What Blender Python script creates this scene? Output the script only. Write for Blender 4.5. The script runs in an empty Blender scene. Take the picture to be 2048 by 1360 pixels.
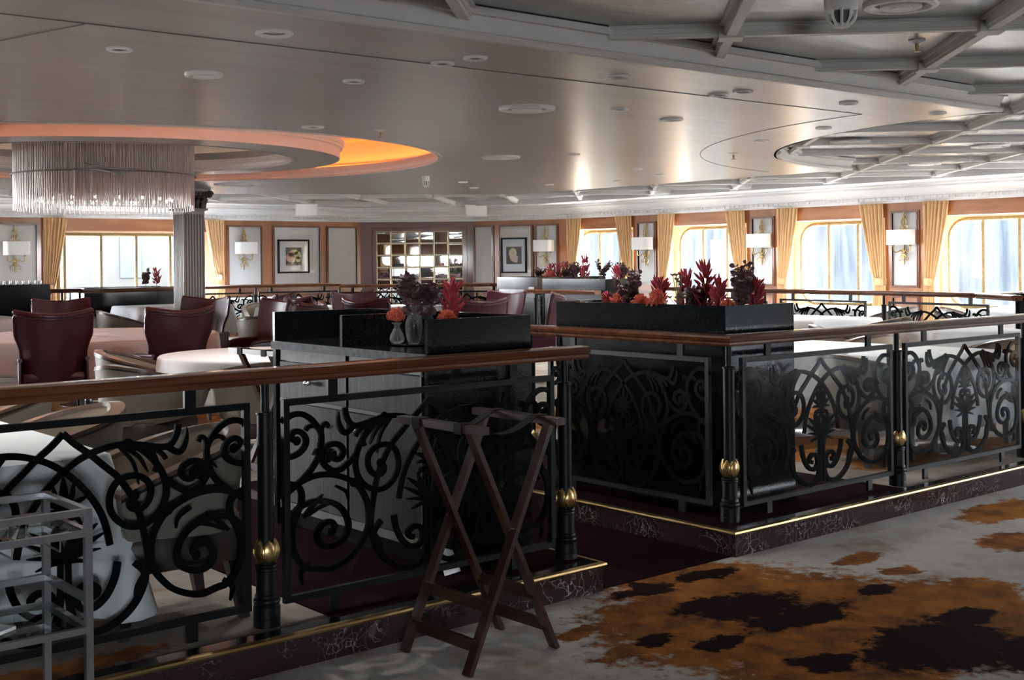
import bpy, bmesh, math, random
from mathutils import Vector, Matrix
from mathutils.geometry import tessellate_polygon
random.seed(7)
PI = math.pi
S = bpy.context.scene
COL = S.collection

# ------------------------------------------------------------------ mesh builder
class MB:
    def __init__(s): s.v = []; s.f = []
    def add(s, vs, fs):
        b = len(s.v); s.v += [tuple(p) for p in vs]; s.f += [tuple(b + i for i in q) for q in fs]
    def box(s, x0, x1, y0, y1, z0, z1):
        s.add([(x0,y0,z0),(x1,y0,z0),(x1,y1,z0),(x0,y1,z0),(x0,y0,z1),(x1,y0,z1),(x1,y1,z1),(x0,y1,z1)],
              [(0,3,2,1),(4,5,6,7),(0,1,5,4),(1,2,6,5),(2,3,7,6),(3,0,4,7)])
    def bbox(s, x0, x1, y0, y1, z0, z1, r=.01):   # box with chamfered vertical and horizontal edges
        def ring(d, z): return [(x0+d,y0+r,z),(x0+r,y0+d,z),(x1-r,y0+d,z),(x1-d,y0+r,z),(x1-d,y1-r,z),(x1-r,y1-d,z),(x0+r,y1-d,z),(x0+d,y1-r,z)]
        R = [ring(r*.7, z0), ring(0, z0+r), ring(0, z1-r), ring(r*.7, z1)]
        s.add([p for q in R for p in q], [(i+k*8, (i+1)%8+k*8, (i+1)%8+k*8+8, i+k*8+8) for k in range(3) for i in range(8)] + [tuple(range(7,-1,-1)), tuple(range(24,32))])
    def obox(s, P, ax, ay, az):                     # oriented box: corner-centred at P with half axes
        P = Vector(P); ax = Vector(ax); ay = Vector(ay); az = Vector(az)
        c = [P+ax*i+ay*j+az*k for k in (-1,1) for i,j in ((-1,-1),(1,-1),(1,1),(-1,1))]
        s.add(c, [(0,3,2,1),(4,5,6,7),(0,1,5,4),(1,2,6,5),(2,3,7,6),(3,0,4,7)])
    def bar(s, A, B, w, h, up=(0,0,1)):             # rectangular bar from A to B
        A = Vector(A); B = Vector(B); d = (B-A); L = d.length; d.normalize()
        u = Vector(up)
        if abs(d.dot(u)) > .98: u = Vector((0,1,0))
        x = d.cross(u).normalized(); z = x.cross(d)
        s.obox((A+B)/2, x*w/2, d*L/2, z*h/2)
    def tube(s, pts, r, n=8, closed=False, cap=True):
        pts = [Vector(p) for p in pts]; N = len(pts)
        rs = r if isinstance(r, (list, tuple)) else [r]*N
        T = []
        for i in range(N):
            a = pts[i-1] if (i > 0 or closed) else pts[i]; b = pts[(i+1) % N] if (i < N-1 or closed) else pts[i]
            t = b-a; T.append(t.normalized() if t.length > 1e-9 else Vector((0,0,1)))
        u = T[0].orthogonal().normalized(); vs = []
        for i in range(N):
            u = (u - T[i]*u.dot(T[i]));  u = u.normalized() if u.length > 1e-6 else T[i].orthogonal().normalized()
            w = T[i].cross(u)
            for k in range(n):
                a = 2*PI*k/n; vs.append(pts[i] + (u*math.cos(a)+w*math.sin(a))*rs[i])
        fs = []
        for i in range(N if closed else N-1):
            j = (i+1) % N
            for k in range(n):
                fs.append((i*n+k, i*n+(k+1)%n, j*n+(k+1)%n, j*n+k))
        if cap and not closed: fs += [tuple(range(n-1,-1,-1)), tuple((N-1)*n+k for k in range(n))]
        s.add(vs, fs)
    def lathe(s, prof, n=24, c=(0,0,0), cap=True):  # prof: (r, z)
        cx, cy, cz = c; vs = []
        for r, z in prof:
            for k in range(n):
                a = 2*PI*k/n; vs.append((cx+r*math.cos(a), cy+r*math.sin(a), cz+z))
        m = len(prof)
        fs = [(i*n+k, i*n+(k+1)%n, (i+1)*n+(k+1)%n, (i+1)*n+k) for i in range(m-1) for k in range(n)]
        if cap: fs += [tuple(range(n-1,-1,-1)), tuple((m-1)*n+k for k in range(n))]
        s.add(vs, fs)
    def loft(s, rings, closed=True, cap=True):
        n = len(rings[0]); m = len(rings)
        fs = []
        for i in range(m-1):
            for k in range(n if closed else n-1):
                fs.append((i*n+k, i*n+(k+1)%n, (i+1)*n+(k+1)%n, (i+1)*n+k))
        if cap and closed: fs += [tuple(range(n-1,-1,-1)), tuple((m-1)*n+k for k in range(n))]
        s.add([p for r in rings for p in r], fs)
    def sweep(s, prof, path, closed=False):         # prof (o, z): o = offset to the LEFT of the path, in plan
        P = [Vector((p[0], p[1])) for p in path]; N = len(P); z0 = [p[2] if len(p) > 2 else 0 for p in path]
        rings = []
        for i in range(N):
            d1 = (P[i]-P[i-1]) if (i > 0 or closed) else (P[1]-P[0])
            d2 = (P[(i+1)%N]-P[i]) if (i < N-1 or closed) else (P[i]-P[i-1])
            d1.normalize(); d2.normalize()
            n1 = Vector((-d1.y, d1.x)); n2 = Vector((-d2.y, d2.x)); m = n1+n2
            m = m/ m.dot(n1) if m.length > 1e-6 else n1
            rings.append([(P[i].x+m.x*o, P[i].y+m.y*o, z0[i]+z) for o, z in prof])
        n = len(prof)
        if closed:
            rings.append(rings[0]); s.loft(rings, True, False)
        else: s.loft(rings, True, True)
    def ellipsoid(s, c, rx, ry, rz, n=10, m=6, mat=None):
        vs = []; c = Vector(c)
        for i in range(m+1):
            t = PI*i/m
            for k in range(n):
                a = 2*PI*k/n; p = Vector((rx*math.sin(t)*math.cos(a), ry*math.sin(t)*math.sin(a), rz*math.cos(t)))
                vs.append(c + (mat @ p if mat else p))
        s.add(vs, [(i*n+k, (i+1)*n+k, (i+1)*n+(k+1)%n, i*n+(k+1)%n) for i in range(m) for k in range(n)])
    def poly(s, outer, holes, z, down=True):        # flat polygon with holes
        loops = [[Vector((x,y,0)) for x,y in outer]] + [[Vector((x,y,0)) for x,y in h] for h in holes]
        flat = [p for l in loops for p in l]
        tri = tessellate_polygon(loops)
        out = []
        for t in tri:
            a,b,c = (flat[i] for i in t)
            up = (b-a).cross(c-a).z > 0
            out.append(t if up != down else (t[0],t[2],t[1]))
        s.add([(p.x,p.y,z) for p in flat], out)
    def xf(s, M):
        s.v = [tuple(M @ Vector(p)) for p in s.v]
        if M.determinant() < 0: s.f = [q[::-1] for q in s.f]
        return s
    def build(s, name, mat, parent=None, smooth=True, ang=40):
        me = bpy.data.meshes.new(name); me.from_pydata(s.v, [], s.f); me.validate(verbose=False); me.update()
        if smooth and len(me.polygons):
            me.polygons.foreach_set('use_smooth', [True]*len(me.polygons)); me.set_sharp_from_angle(angle=math.radians(ang))
        me.materials.append(mat)
        o = bpy.data.objects.new(name, me); COL.objects.link(o)
        if parent is not None: o.parent = parent
        return o

def tag(o, label=None, cat=None, group=None, kind=None):
    if label: o['label'] = label
    if cat: o['category'] = cat
    if group: o['group'] = group
    if kind: o['kind'] = kind
    return o
def thing(name, label, cat, loc=(0,0,0), rz=0., group=None):
    o = bpy.data.objects.new(name, None); COL.objects.link(o); o.empty_display_size = .1
    o.location = loc; o.rotation_euler = (0,0,rz)
    return tag(o, label, cat, group)
def struct(name, mb, mat, smooth=False, ang=40):
    o = mb.build(name, mat, None, smooth, ang); o['kind'] = 'structure'; return o
def dup(root, loc, rz=0., label=None, group=None):
    r = root.copy(); COL.objects.link(r); r.location = loc; r.rotation_euler = (0,0,rz)
    if label: r['label'] = label
    if group: r['group'] = group
    for ch in list(root.children):
        c = ch.copy(); COL.objects.link(c); c.parent = r
        for g in list(ch.children):
            d = g.copy(); COL.objects.link(d); d.parent = c
    return r
def smooth_path(pts, k=4):                          # Catmull-Rom
    P = [Vector(p) for p in pts]; out = []
    for i in range(len(P)-1):
        a = P[i-1] if i else P[i]*2-P[i+1]; b = P[i]; c = P[i+1]; d = P[i+2] if i+2 < len(P) else P[i+1]*2-P[i]
        for j in range(k):
            t = j/k
            out.append(.5*((2*b)+(c-a)*t+(2*a-5*b+4*c-d)*t*t+(3*b-a-3*c+d)*t**3))
    out.append(P[-1]); return out

# ------------------------------------------------------------------ materials
def mat(name, col, rough=.5, metal=0., spec=.5, **k):
    m = bpy.data.materials.new(name); m.use_nodes = True
    nt = m.node_tree; b = nt.nodes['Principled BSDF']
    b.inputs['Base Color'].default_value = (*col, 1); b.inputs['Roughness'].default_value = rough
    b.inputs['Metallic'].default_value = metal; b.inputs['Specular IOR Level'].default_value = spec
    if k.get('coat'): b.inputs['Coat Weight'].default_value = k['coat']; b.inputs['Coat Roughness'].default_value = .08
    if k.get('sheen'): b.inputs['Sheen Weight'].default_value = k['sheen']
    def N(t, **kw):
        n = nt.nodes.new(t)
        for a, v in kw.items(): setattr(n, a, v)
        return n
    L = nt.links.new
    if k.get('col2') is not None or k.get('bump'):
        tc = N('ShaderNodeTexCoord'); mp = N('ShaderNodeMapping')
        mp.inputs['Scale'].default_value = k.get('scale', (8,8,8))
        if k.get('rotz'): mp.inputs['Rotation'].default_value = (0,0,k['rotz'])
        if k.get('world'):
            ge = N('ShaderNodeNewGeometry'); L(ge.outputs['Position'], mp.inputs['Vector'])
        else: L(tc.outputs['Object'], mp.inputs['Vector'])
        no = N('ShaderNodeTexNoise'); no.inputs['Detail'].default_value = k.get('detail', 5); no.inputs['Scale'].default_value = 1
        no.inputs['Roughness'].default_value = k.get('nrough', .6)
        L(mp.outputs[0], no.inputs['Vector'])
        if k.get('col2') is not None:
            r = N('ShaderNodeValToRGB'); e = r.color_ramp.elements
            e[0].position = k.get('lo', .35); e[1].position = k.get('hi', .65)
            e[0].color = (*col,1); e[1].color = (*k['col2'],1)
            L(no.outputs['Fac'], r.inputs[0]); L(r.outputs[0], b.inputs['Base Color'])
        if k.get('bump'):
            bp = N('ShaderNodeBump'); bp.inputs['Strength'].default_value = k['bump']; bp.inputs['Distance'].default_value = k.get('bdist', .01)
            L(no.outputs['Fac'], bp.inputs['Height']); L(bp.outputs[0], b.inputs['Normal'])
        if k.get('rvar'):
            mr = N('ShaderNodeMapRange'); mr.inputs['To Min'].default_value = rough-k['rvar']; mr.inputs['To Max'].default_value = rough+k['rvar']
            L(no.outputs['Fac'], mr.inputs['Value']); L(mr.outputs[0], b.inputs['Roughness'])
    return m
def glass(name, tint, refl=1.0, rough=0.0, f0=1.45):
    m = bpy.data.materials.new(name); m.use_nodes = True; nt = m.node_tree; nt.nodes.clear()
    o = nt.nodes.new('ShaderNodeOutputMaterial'); t = nt.nodes.new('ShaderNodeBsdfTransparent'); g = nt.nodes.new('ShaderNodeBsdfGlossy')
    mx = nt.nodes.new('ShaderNodeMixShader'); fr = nt.nodes.new('ShaderNodeFresnel'); mu = nt.nodes.new('ShaderNodeMath')
    t.inputs[0].default_value = (*tint,1); g.inputs['Roughness'].default_value = rough; fr.inputs['IOR'].default_value = f0
    ge = nt.nodes.new('ShaderNodeNewGeometry'); ba = nt.nodes.new('ShaderNodeMath'); ba.operation = 'SUBTRACT'; ba.inputs[0].default_value = 1
    mu.operation = 'MULTIPLY'; mu.inputs[1].default_value = refl
    m2 = nt.nodes.new('ShaderNodeMath'); m2.operation = 'MULTIPLY'
    L = nt.links.new; L(fr.outputs[0], mu.inputs[0]); L(ge.outputs['Backfacing'], ba.inputs[1]); L(mu.outputs[0], m2.inputs[0]); L(ba.outputs[0], m2.inputs[1])
    L(m2.outputs[0], mx.inputs[0]); L(t.outputs[0], mx.inputs[1]); L(g.outputs[0], mx.inputs[2]); L(mx.outputs[0], o.inputs[0])
    return m
def emit(name, col, st):
    m = bpy.data.materials.new(name); m.use_nodes = True; nt = m.node_tree; nt.nodes.clear()
    o = nt.nodes.new('ShaderNodeOutputMaterial'); e = nt.nodes.new('ShaderNodeEmission'); e.inputs[0].default_value = (*col,1); e.inputs[1].default_value = st
    nt.links.new(e.outputs[0], o.inputs[0]); return m

M = dict(
 rail   = mat('mahogany_rail', (.062,.018,.008), .22, coat=.5, col2=(.125,.040,.016), scale=(1.2,14,14), world=1),
 wood   = mat('cherry_panelling', (.27,.095,.030), .34, coat=.2, col2=(.40,.155,.052), scale=(3,3,.6), world=1),
 woodd  = mat('dark_cherry_moulding', (.12,.042,.018), .3, coat=.25, col2=(.19,.068,.028), scale=(4,4,1), world=1),
 woodv  = mat('cherry_valance', (.28,.095,.032), .34, coat=.2, col2=(.42,.165,.058), scale=(.8,.8,9), world=1),
 mauve  = mat('mauve_stained_wood', (.16,.085,.075), .35, coat=.2, col2=(.20,.11,.10), scale=(3,3,.5), world=1),
 stand  = mat('dark_walnut_stand', (.017,.0055,.0038), .3, coat=.25, col2=(.034,.011,.007), scale=(4,4,30)),
 fabric = mat('grey_wall_fabric', (.58,.565,.54), .9, bump=.15, col2=(.64,.625,.60), scale=(300,300,40), spec=.1),
 black  = mat('black_painted_metal', (.0035,.004,.005), .42, spec=.16),
 iron   = mat('wrought_iron_scroll', (.002,.0025,.003), .7, spec=.04),
 gold   = mat('gilt_metal', (.50,.34,.13), .36, 1., col2=(.66,.50,.24), scale=(40,40,40)),
 brass  = mat('polished_brass', (.36,.245,.11), .34, 1.),
 chrome = mat('chrome', (.75,.76,.78), .14, 1.),
 steel  = mat('brushed_silver_metal', (.38,.39,.41), .34, 1., bump=.03, scale=(60,60,4)),
 granite= mat('black_granite', (.004,.005,.006), .12, spec=.18, col2=(.024,.029,.032), scale=(170,170,170), detail=8, lo=.5, hi=.82),
 gredge = mat('honed_granite_edge', (.016,.019,.022), .55, spec=.1, col2=(.048,.055,.058), scale=(40,40,40), detail=6, lo=.4, hi=.7),
 lacquer= mat('black_lacquer', (.008,.008,.009), .16, spec=.5),
 drawer = mat('grey_brown_veneer', (.026,.024,.0245), .5, spec=.08, col2=(.046,.0425,.043), scale=(60,60,3), world=1),
 palest = mat('pale_grey_strip', (.115,.112,.10), .5, spec=.1, col2=(.15,.145,.13), scale=(30,30,30)),
 burg   = mat('burgundy_leather', (.048,.0095,.0175), .36, spec=.5, bump=.12, bdist=.002, scale=(160,160,160)),
 burgd  = mat('burgundy_piping', (.062,.014,.021), .3, spec=.5, bump=.1, bdist=.002, scale=(120,120,120)),
 beige  = mat('taupe_leather', (.22,.20,.165), .42, bump=.12, bdist=.002, scale=(120,120,120)),
 beigei = mat('tan_leather_lining', (.30,.25,.19), .45, bump=.1, bdist=.002, scale=(120,120,120)),
 rim    = mat('walnut_chair_rim', (.10,.062,.045), .3, coat=.4, col2=(.15,.095,.07), scale=(20,20,20)),
 brown  = mat('dark_brown_leather', (.055,.042,.034), .45, bump=.1, bdist=.002, scale=(120,120,120)),
 legm   = mat('dark_chair_leg', (.018,.014,.012), .35),
 cloth  = mat('white_tablecloth', (.78,.79,.80), .85, bump=.25, bdist=.004, scale=(14,14,14), spec=.1, sheen=.1),
 cloth2 = mat('blush_tablecloth', (.76,.735,.73), .85, bump=.25, bdist=.004, scale=(12,12,12), spec=.1, sheen=.1),
 curtain= mat('gold_curtain', (.62,.37,.16), .75, bump=.2, bdist=.003, scale=(60,60,6), col2=(.74,.48,.25), spec=.2, sheen=.3),
 cream  = mat('cream_reveal', (.84,.68,.50), .6),
 woodn  = mat('dark_lobby_wood', (.018,.010,.007), .5, spec=.2),
 white  = mat('white_plaster', (.80,.78,.75), .6),
 cornice= mat('cornice_white', (.68,.665,.645), .55),
 shade  = mat('white_lamp_shade', (.85,.83,.80), .8, bump=.1, bdist=.002, scale=(200,200,10)),
 slab   = mat('grey_ceiling_sheen', (.43,.425,.405), .30, .42, col2=(.50,.49,.465), scale=(.5,7,1), rotz=.8, world=1, bump=.06, bdist=.01, detail=6),
 panel  = mat('silver_ceiling_panel', (.38,.38,.365), .27, .75, col2=(.50,.495,.48), scale=(.9,3.2,1), rotz=.785, world=1, bump=.35, bdist=.02, detail=5),
 beam   = mat('beam_paint', (.68,.675,.65), .45),
 groove = mat('ceiling_joint', (.15,.15,.145), .7),
 fixw   = mat('white_fixture', (.90,.90,.88), .4),
 fixd   = mat('dark_lens', (.12,.12,.12), .2),
 column = mat('grey_fluted_column', (.31,.29,.27), .5, col2=(.36,.34,.32), scale=(5,5,3)),
 capital= mat('dark_bronze_capital', (.075,.066,.06), .4, .3, col2=(.13,.115,.105), scale=(30,30,30)),
 rods   = mat('pearl_glass_rods', (.55,.485,.46), .3, .2, col2=(.78,.73,.71), scale=(60,60,7), spec=.7),
 crimson= mat('crimson_plume', (.25,.004,.015), .85, col2=(.38,.010,.033), scale=(150,150,150), sheen=.25),
 coral  = mat('coral_dried_flower', (.50,.075,.045), .8, col2=(.62,.14,.08), scale=(60,60,60)),
 euca   = mat('dusky_purple_leaf', (.085,.042,.05), .6, col2=(.16,.085,.085), scale=(30,30,30)),
 sage   = mat('sage_grey_leaf', (.12,.105,.075), .7, col2=(.20,.18,.14), scale=(30,30,30)),
 stem   = mat('dry_stem', (.16,.07,.035), .8),
 strap  = mat('black_webbing', (.0035,.0035,.004), .7, spec=.1),
 paper  = mat('white_paper', (.80,.81,.84), .6),
 vase   = glass('clear_vase_glass', (.93,.94,.94), 1.2, .0),
 vglass = None,
 pane   = glass('window_glass', (.97,.99,1.), .6, .0),
 rglass = glass('smoked_railing_glass', (.86,.875,.88), .32, .02),
 shelfg = glass('shelf_glass', (.85,.9,.88), 1.0, .0),
 mirror = mat('mirror_silver', (.86,.87,.84), .015, 1.),
 led    = emit('orange_cove_led', (1.,.19,.008), 5.),
 leaf   = mat('potted_green', (.1,.2,.05), .6),
)
def carpet(name, base, base2, blobs, dark, seed):
    """carpet pattern: soft grey ground with rust and dark blotches; blobs = list of (x, y, rx, ry)"""
    m = bpy.data.materials.new(name); m.use_nodes = True; nt = m.node_tree; b = nt.nodes['Principled BSDF']; L = nt.links.new
    b.inputs['Roughness'].default_value = .95; b.inputs['Specular IOR Level'].default_value = .02
    ge = nt.nodes.new('ShaderNodeNewGeometry')
    def noise(sc, det, w=0):
        mp = nt.nodes.new('ShaderNodeMapping'); mp.inputs['Location'].default_value = (seed+w, seed*.7-w, 0); L(ge.outputs['Position'], mp.inputs['Vector'])
        n = nt.nodes.new('ShaderNodeTexNoise'); n.inputs['Scale'].default_value = sc; n.inputs['Detail'].default_value = det; n.inputs['Roughness'].default_value = .65
        L(mp.outputs[0], n.inputs['Vector']); return n
    def math_(op, a, c=None, clamp=False):
        n = nt.nodes.new('ShaderNodeMath'); n.operation = op; n.use_clamp = clamp
        for i, q in enumerate((a, c)):
            if q is None: continue
            if isinstance(q, (int, float)): n.inputs[i].default_value = q
            else: L(q, n.inputs[i])
        return n.outputs[0]
    def blobmask(lst, wob):
        # warped position
        nz = noise(3.6, 6, wob); sub = nt.nodes.new('ShaderNodeVectorMath'); sub.operation = 'SUBTRACT'; sub.inputs[1].default_value = (.5,.5,.5)
        L(nz.outputs['Color'], sub.inputs[0]); scl = nt.nodes.new('ShaderNodeVectorMath'); scl.operation = 'SCALE'; scl.inputs['Scale'].default_value = .34; L(sub.outputs[0], scl.inputs[0])
        ad = nt.nodes.new('ShaderNodeVectorMath'); L(ge.outputs['Position'], ad.inputs[0]); L(scl.outputs[0], ad.inputs[1])
        acc = None
        for x, y, rx, ry in lst:
            mp = nt.nodes.new('ShaderNodeMapping'); mp.vector_type = 'POINT'
            mp.inputs['Location'].default_value = (-x/rx, -y/ry, 0); mp.inputs['Scale'].default_value = (1/rx, 1/ry, 0)
            L(ad.outputs[0], mp.inputs['Vector'])
            ln = nt.nodes.new('ShaderNodeVectorMath'); ln.operation = 'LENGTH'; L(mp.outputs[0], ln.inputs[0])
            v = math_('SUBTRACT', 1.0, ln.outputs['Value'])
            acc = v if acc is None else math_('MAXIMUM', acc, v)
        fine = noise(14, 6, wob+3)
        acc = math_('ADD', acc, math_('MULTIPLY', math_('SUBTRACT', fine.outputs['Fac'], .5), 1.1))
        return math_('MULTIPLY', acc, 5.0, True)
    def mix(f, a, c):
        n = nt.nodes.new('ShaderNodeMixRGB'); L(f, n.inputs[0])
        for i, q in ((1,a),(2,c)):
            if isinstance(q, tuple): n.inputs[i].default_value = (*q,1)
            else: L(q, n.inputs[i])
        return n.outputs[0]
    r = nt.nodes.new('ShaderNodeValToRGB'); r.color_ramp.elements[0].position=.35; r.color_ramp.elements[1].position=.65
    r.color_ramp.elements[0].color=(*base,1); r.color_ramp.elements[1].color=(*base2,1); L(noise(3.5,8,1).outputs['Fac'], r.inputs[0])
    r2 = nt.nodes.new('ShaderNodeValToRGB'); r2.color_ramp.elements[0].position=.38; r2.color_ramp.elements[1].position=.62
    r2.color_ramp.elements[0].color=(.125,.052,.024,1); r2.color_ramp.elements[1].color=(.34,.13,.03,1); L(noise(4.5,6,2).outputs['Fac'], r2.inputs[0])
    fk = noise(2.3, 9, 31); fr_ = nt.nodes.new('ShaderNodeMapRange'); fr_.inputs['From Min'].default_value=.54; fr_.inputs['From Max'].default_value=.70; fr_.inputs['To Max'].default_value=.75; L(fk.outputs['Fac'], fr_.inputs['Value'])
    g0 = mix(fr_.outputs[0], r.outputs[0], (.24,.115,.045))
    c = mix(blobmask(blobs, 5), g0, r2.outputs[0])
    if dark: c = mix(blobmask(dark, 9), c, (.017,.0075,.008))
    pile = noise(220, 2, 4)
    hsv = nt.nodes.new('ShaderNodeHueSaturation'); L(c, hsv.inputs['Color']); mr = nt.nodes.new('ShaderNodeMapRange'); mr.inputs['To Min'].default_value=.72; mr.inputs['To Max'].default_value=1.25
    L(pile.outputs['Fac'], mr.inputs['Value']); L(mr.outputs[0], hsv.inputs['Value']); L(hsv.outputs[0], b.inputs['Base Color'])
    bp = nt.nodes.new('ShaderNodeBump'); bp.inputs['Strength'].default_value=.5; bp.inputs['Distance'].default_value=.01
    L(math_('ADD', pile.outputs['Fac'], math_('MULTIPLY', noise(7,5,6).outputs['Fac'], 2.5)), bp.inputs['Height']); L(bp.outputs[0], b.inputs['Normal'])
    return m
def marble():
    m = mat('dark_veined_marble', (.022,.012,.013), .14, spec=.5); nt = m.node_tree; b = nt.nodes['Principled BSDF']; L = nt.links.new
    ge = nt.nodes.new('ShaderNodeNewGeometry')
    n1 = nt.nodes.new('ShaderNodeTexNoise'); n1.inputs['Scale'].default_value=5; n1.inputs['Detail'].default_value=6; L(ge.outputs['Position'], n1.inputs['Vector'])
    mx = nt.nodes.new('ShaderNodeMixRGB'); mx.blend_type='LINEAR_LIGHT'; mx.inputs[0].default_value=.22; L(ge.outputs['Position'], mx.inputs[1]); L(n1.outputs['Color'], mx.inputs[2])
    vo = nt.nodes.new('ShaderNodeTexVoronoi'); vo.feature='DISTANCE_TO_EDGE'; vo.inputs['Scale'].default_value=15; L(mx.outputs[0], vo.inputs['Vector'])
    n2 = nt.nodes.new('ShaderNodeTexNoise'); n2.inputs['Scale'].default_value=3.2; L(ge.outputs['Position'], n2.inputs['Vector'])
    r = nt.nodes.new('ShaderNodeValToRGB'); e=r.color_ramp.elements; e[0].position=.0; e[0].color=(1,1,1,1); e[1].position=.032; e[1].color=(0,0,0,1); L(vo.outputs['Distance'], r.inputs[0])
    r3 = nt.nodes.new('ShaderNodeValToRGB'); e=r3.color_ramp.elements; e[0].position=.43; e[0].color=(0,0,0,1); e[1].position=.62; e[1].color=(1,1,1,1); L(n2.outputs['Fac'], r3.inputs[0])
    mu = nt.nodes.new('ShaderNodeMath'); mu.operation='MULTIPLY'; L(r.outputs[0], mu.inputs[0]); L(r3.outputs[0], mu.inputs[1])
    c = nt.nodes.new('ShaderNodeMixRGB'); c.inputs[1].default_value=(.022,.011,.012,1); c.inputs[2].default_value=(.27,.25,.235,1); L(mu.outputs[0], c.inputs[0]); L(c.outputs[0], b.inputs['Base Color'])
    return m
def edgeglass(name):       # clear blown glass: milky at the rim, clear face on
    m = glass(name, (.90,.92,.92), 1.3, .02); nt = m.node_tree; L = nt.links.new
    o = [n for n in nt.nodes if n.type == 'OUTPUT_MATERIAL'][0]; src = o.inputs[0].links[0].from_socket
    lw = nt.nodes.new('ShaderNodeLayerWeight'); lw.inputs[0].default_value = .35; d = nt.nodes.new('ShaderNodeBsdfDiffuse'); d.inputs[0].default_value = (.75,.77,.77,1)
    pw = nt.nodes.new('ShaderNodeMath'); pw.operation = 'MULTIPLY_ADD'; pw.inputs[1].default_value = .38; pw.inputs[2].default_value = .02; L(lw.outputs['Facing'], pw.inputs[0])
    mx = nt.nodes.new('ShaderNodeMixShader'); L(pw.outputs[0], mx.inputs[0]); L(src, mx.inputs[1]); L(d.outputs[0], mx.inputs[2]); L(mx.outputs[0], o.inputs[0]); return m
M['vglass'] = edgeglass('blown_vase_glass')
M['marble'] = marble()
M['carpet'] = carpet('lounge_carpet', (.37,.34,.312), (.48,.45,.42),
    [(4.35,3.92,.56,.30),(4.2,3.38,.95,.70),(4.62,2.85,.80,.65),(3.9,2.75,.62,.46),(3.45,3.72,.17,.09),(3.47,3.37,.2,.1),(5.36,3.65,.22,.10),(5.27,3.38,.13,.07),(5.2,2.95,.28,.2),(6.3,3.3,.3,.2),(7.0,3.75,.5,.2),(6.0,2.5,.5,.3),(2.9,2.9,.2,.1)],
    [(4.1,3.98,.22,.10),(4.53,3.95,.22,.09),(4.27,3.48,.34,.18),(3.6,3.4,.14,.08),(3.77,3.22,.18,.09),(4.30,3.22,.34,.16),(4.9,3.25,.14,.07),(4.8,2.74,.22,.11),(4.38,2.62,.44,.30),(3.9,2.8,.18,.11),(4.08,3.6,.2,.1),(4.6,2.3,.3,.2)], 0)
M['carpet2'] = carpet('dining_carpet', (.21,.18,.155), (.31,.275,.245),
    [(1.4,4.25,.6,.12),(2.7,6.3,.7,.4),(1.0,7.6,.8,.6),(3.0,8.6,.9,.8),(7.3,5.6,1.0,.5),(8.4,4.7,.9,.25),(9.5,6.4,.9,.7),(5.0,9.9,1.2,.9),(7.4,4.75,.5,.3),(6.9,8.3,1.,.8),(2.9,5.4,.35,.3),(2.0,7.0,.6,.3),(10.5,8,.8,.8),(4.2,12.5,1.6,1.2),(8,13,1.2,1.)], None, 11)
M['auberg'] = mat('aubergine_carpet', (.0085,.003,.004), .97, spec=.02, col2=(.016,.0055,.007), scale=(9,9,9), world=1, bump=.2)
FILL_POWER = 26
# ------------------------------------------------------------------ camera
A = math.radians(50); ROLL = .0102; ZC = 1.40
cam = bpy.data.cameras.new('camera'); co = bpy.data.objects.new('camera', cam); COL.objects.link(co)
cam.sensor_width = 36; cam.lens = 2450/2048*36; cam.shift_y = -(680-522)/2048; cam.clip_end = 300; cam.clip_start = .05
R_ = Vector((math.sin(A), -math.cos(A), 0)); F_ = Vector((math.cos(A), math.sin(A), 0)); U_ = Vector((0,0,1))
c_, s_ = math.cos(ROLL), math.sin(ROLL)
X_ = R_*c_ - U_*s_; Y_ = R_*s_ + U_*c_; Z_ = -F_
mm = Matrix(((X_.x,Y_.x,Z_.x,0),(X_.y,Y_.y,Z_.y,0),(X_.z,Y_.z,Z_.z,ZC),(0,0,0,1))); co.matrix_world = mm
S.camera = co

# ------------------------------------------------------------------ floors
FL = -.13
mb = MB(); mb.box(-12,16.3,-12,4.2,-.4,FL); struct('floor', mb, M['carpet'])
mb = MB(); mb.box(-12,3.92,4.12,20.9,-.3,0.); mb.box(4.93,16.6,4.12,20.9,-.3,0.); mb.box(3.92,4.93,7.2,20.9,-.3,0.); struct('floor_dining', mb, M['carpet2'])
mb = MB(); mb.box(-8,11.2,14.15,20.6,-.05,.06); struct('floor_raised', mb, M['carpet2'])
mb = MB(); mb.box(3.92,4.93,4.1,7.25,-.4,FL+.002); mb.box(3.93,4.92,6.75,7.22,-.14,-.02); struct('floor_passage', mb, M['auberg'])
mb = MB(); mb.box(2.55,3.93,4.16,7.1,-.02,.006); mb.box(4.92,6.55,4.16,7.1,-.02,.006); struct('floor_border', mb, M['auberg'])
# marble kerb with brass nosing
def kerb(n, path):
    mb = MB(); mb.sweep([(0,-.13),(0,-.012),(.10,-.012),(.10,-.13)], path); a = struct('trim_%d'%n, mb, M['marble'])
    mb = MB(); mb.sweep([(-.012,-.016),(-.015,-.008),(-.012,.0),(-.004,.004),(.012,.004),(.012,-.016)], path); struct('trim_%d'%(n+1), mb, M['brass'], True)
    mb = MB(); mb.sweep([(.012,-.013),(.012,.003),(.085,.003),(.085,-.013)], path); struct('trim_%d'%(n+2), mb, M['lacquer'])
kerb(1, [(-8,4.08),(3.955,4.08),(3.955,7.2)])
kerb(4, [(4.895,7.2),(4.895,4.08),(16,4.08)])

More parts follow.
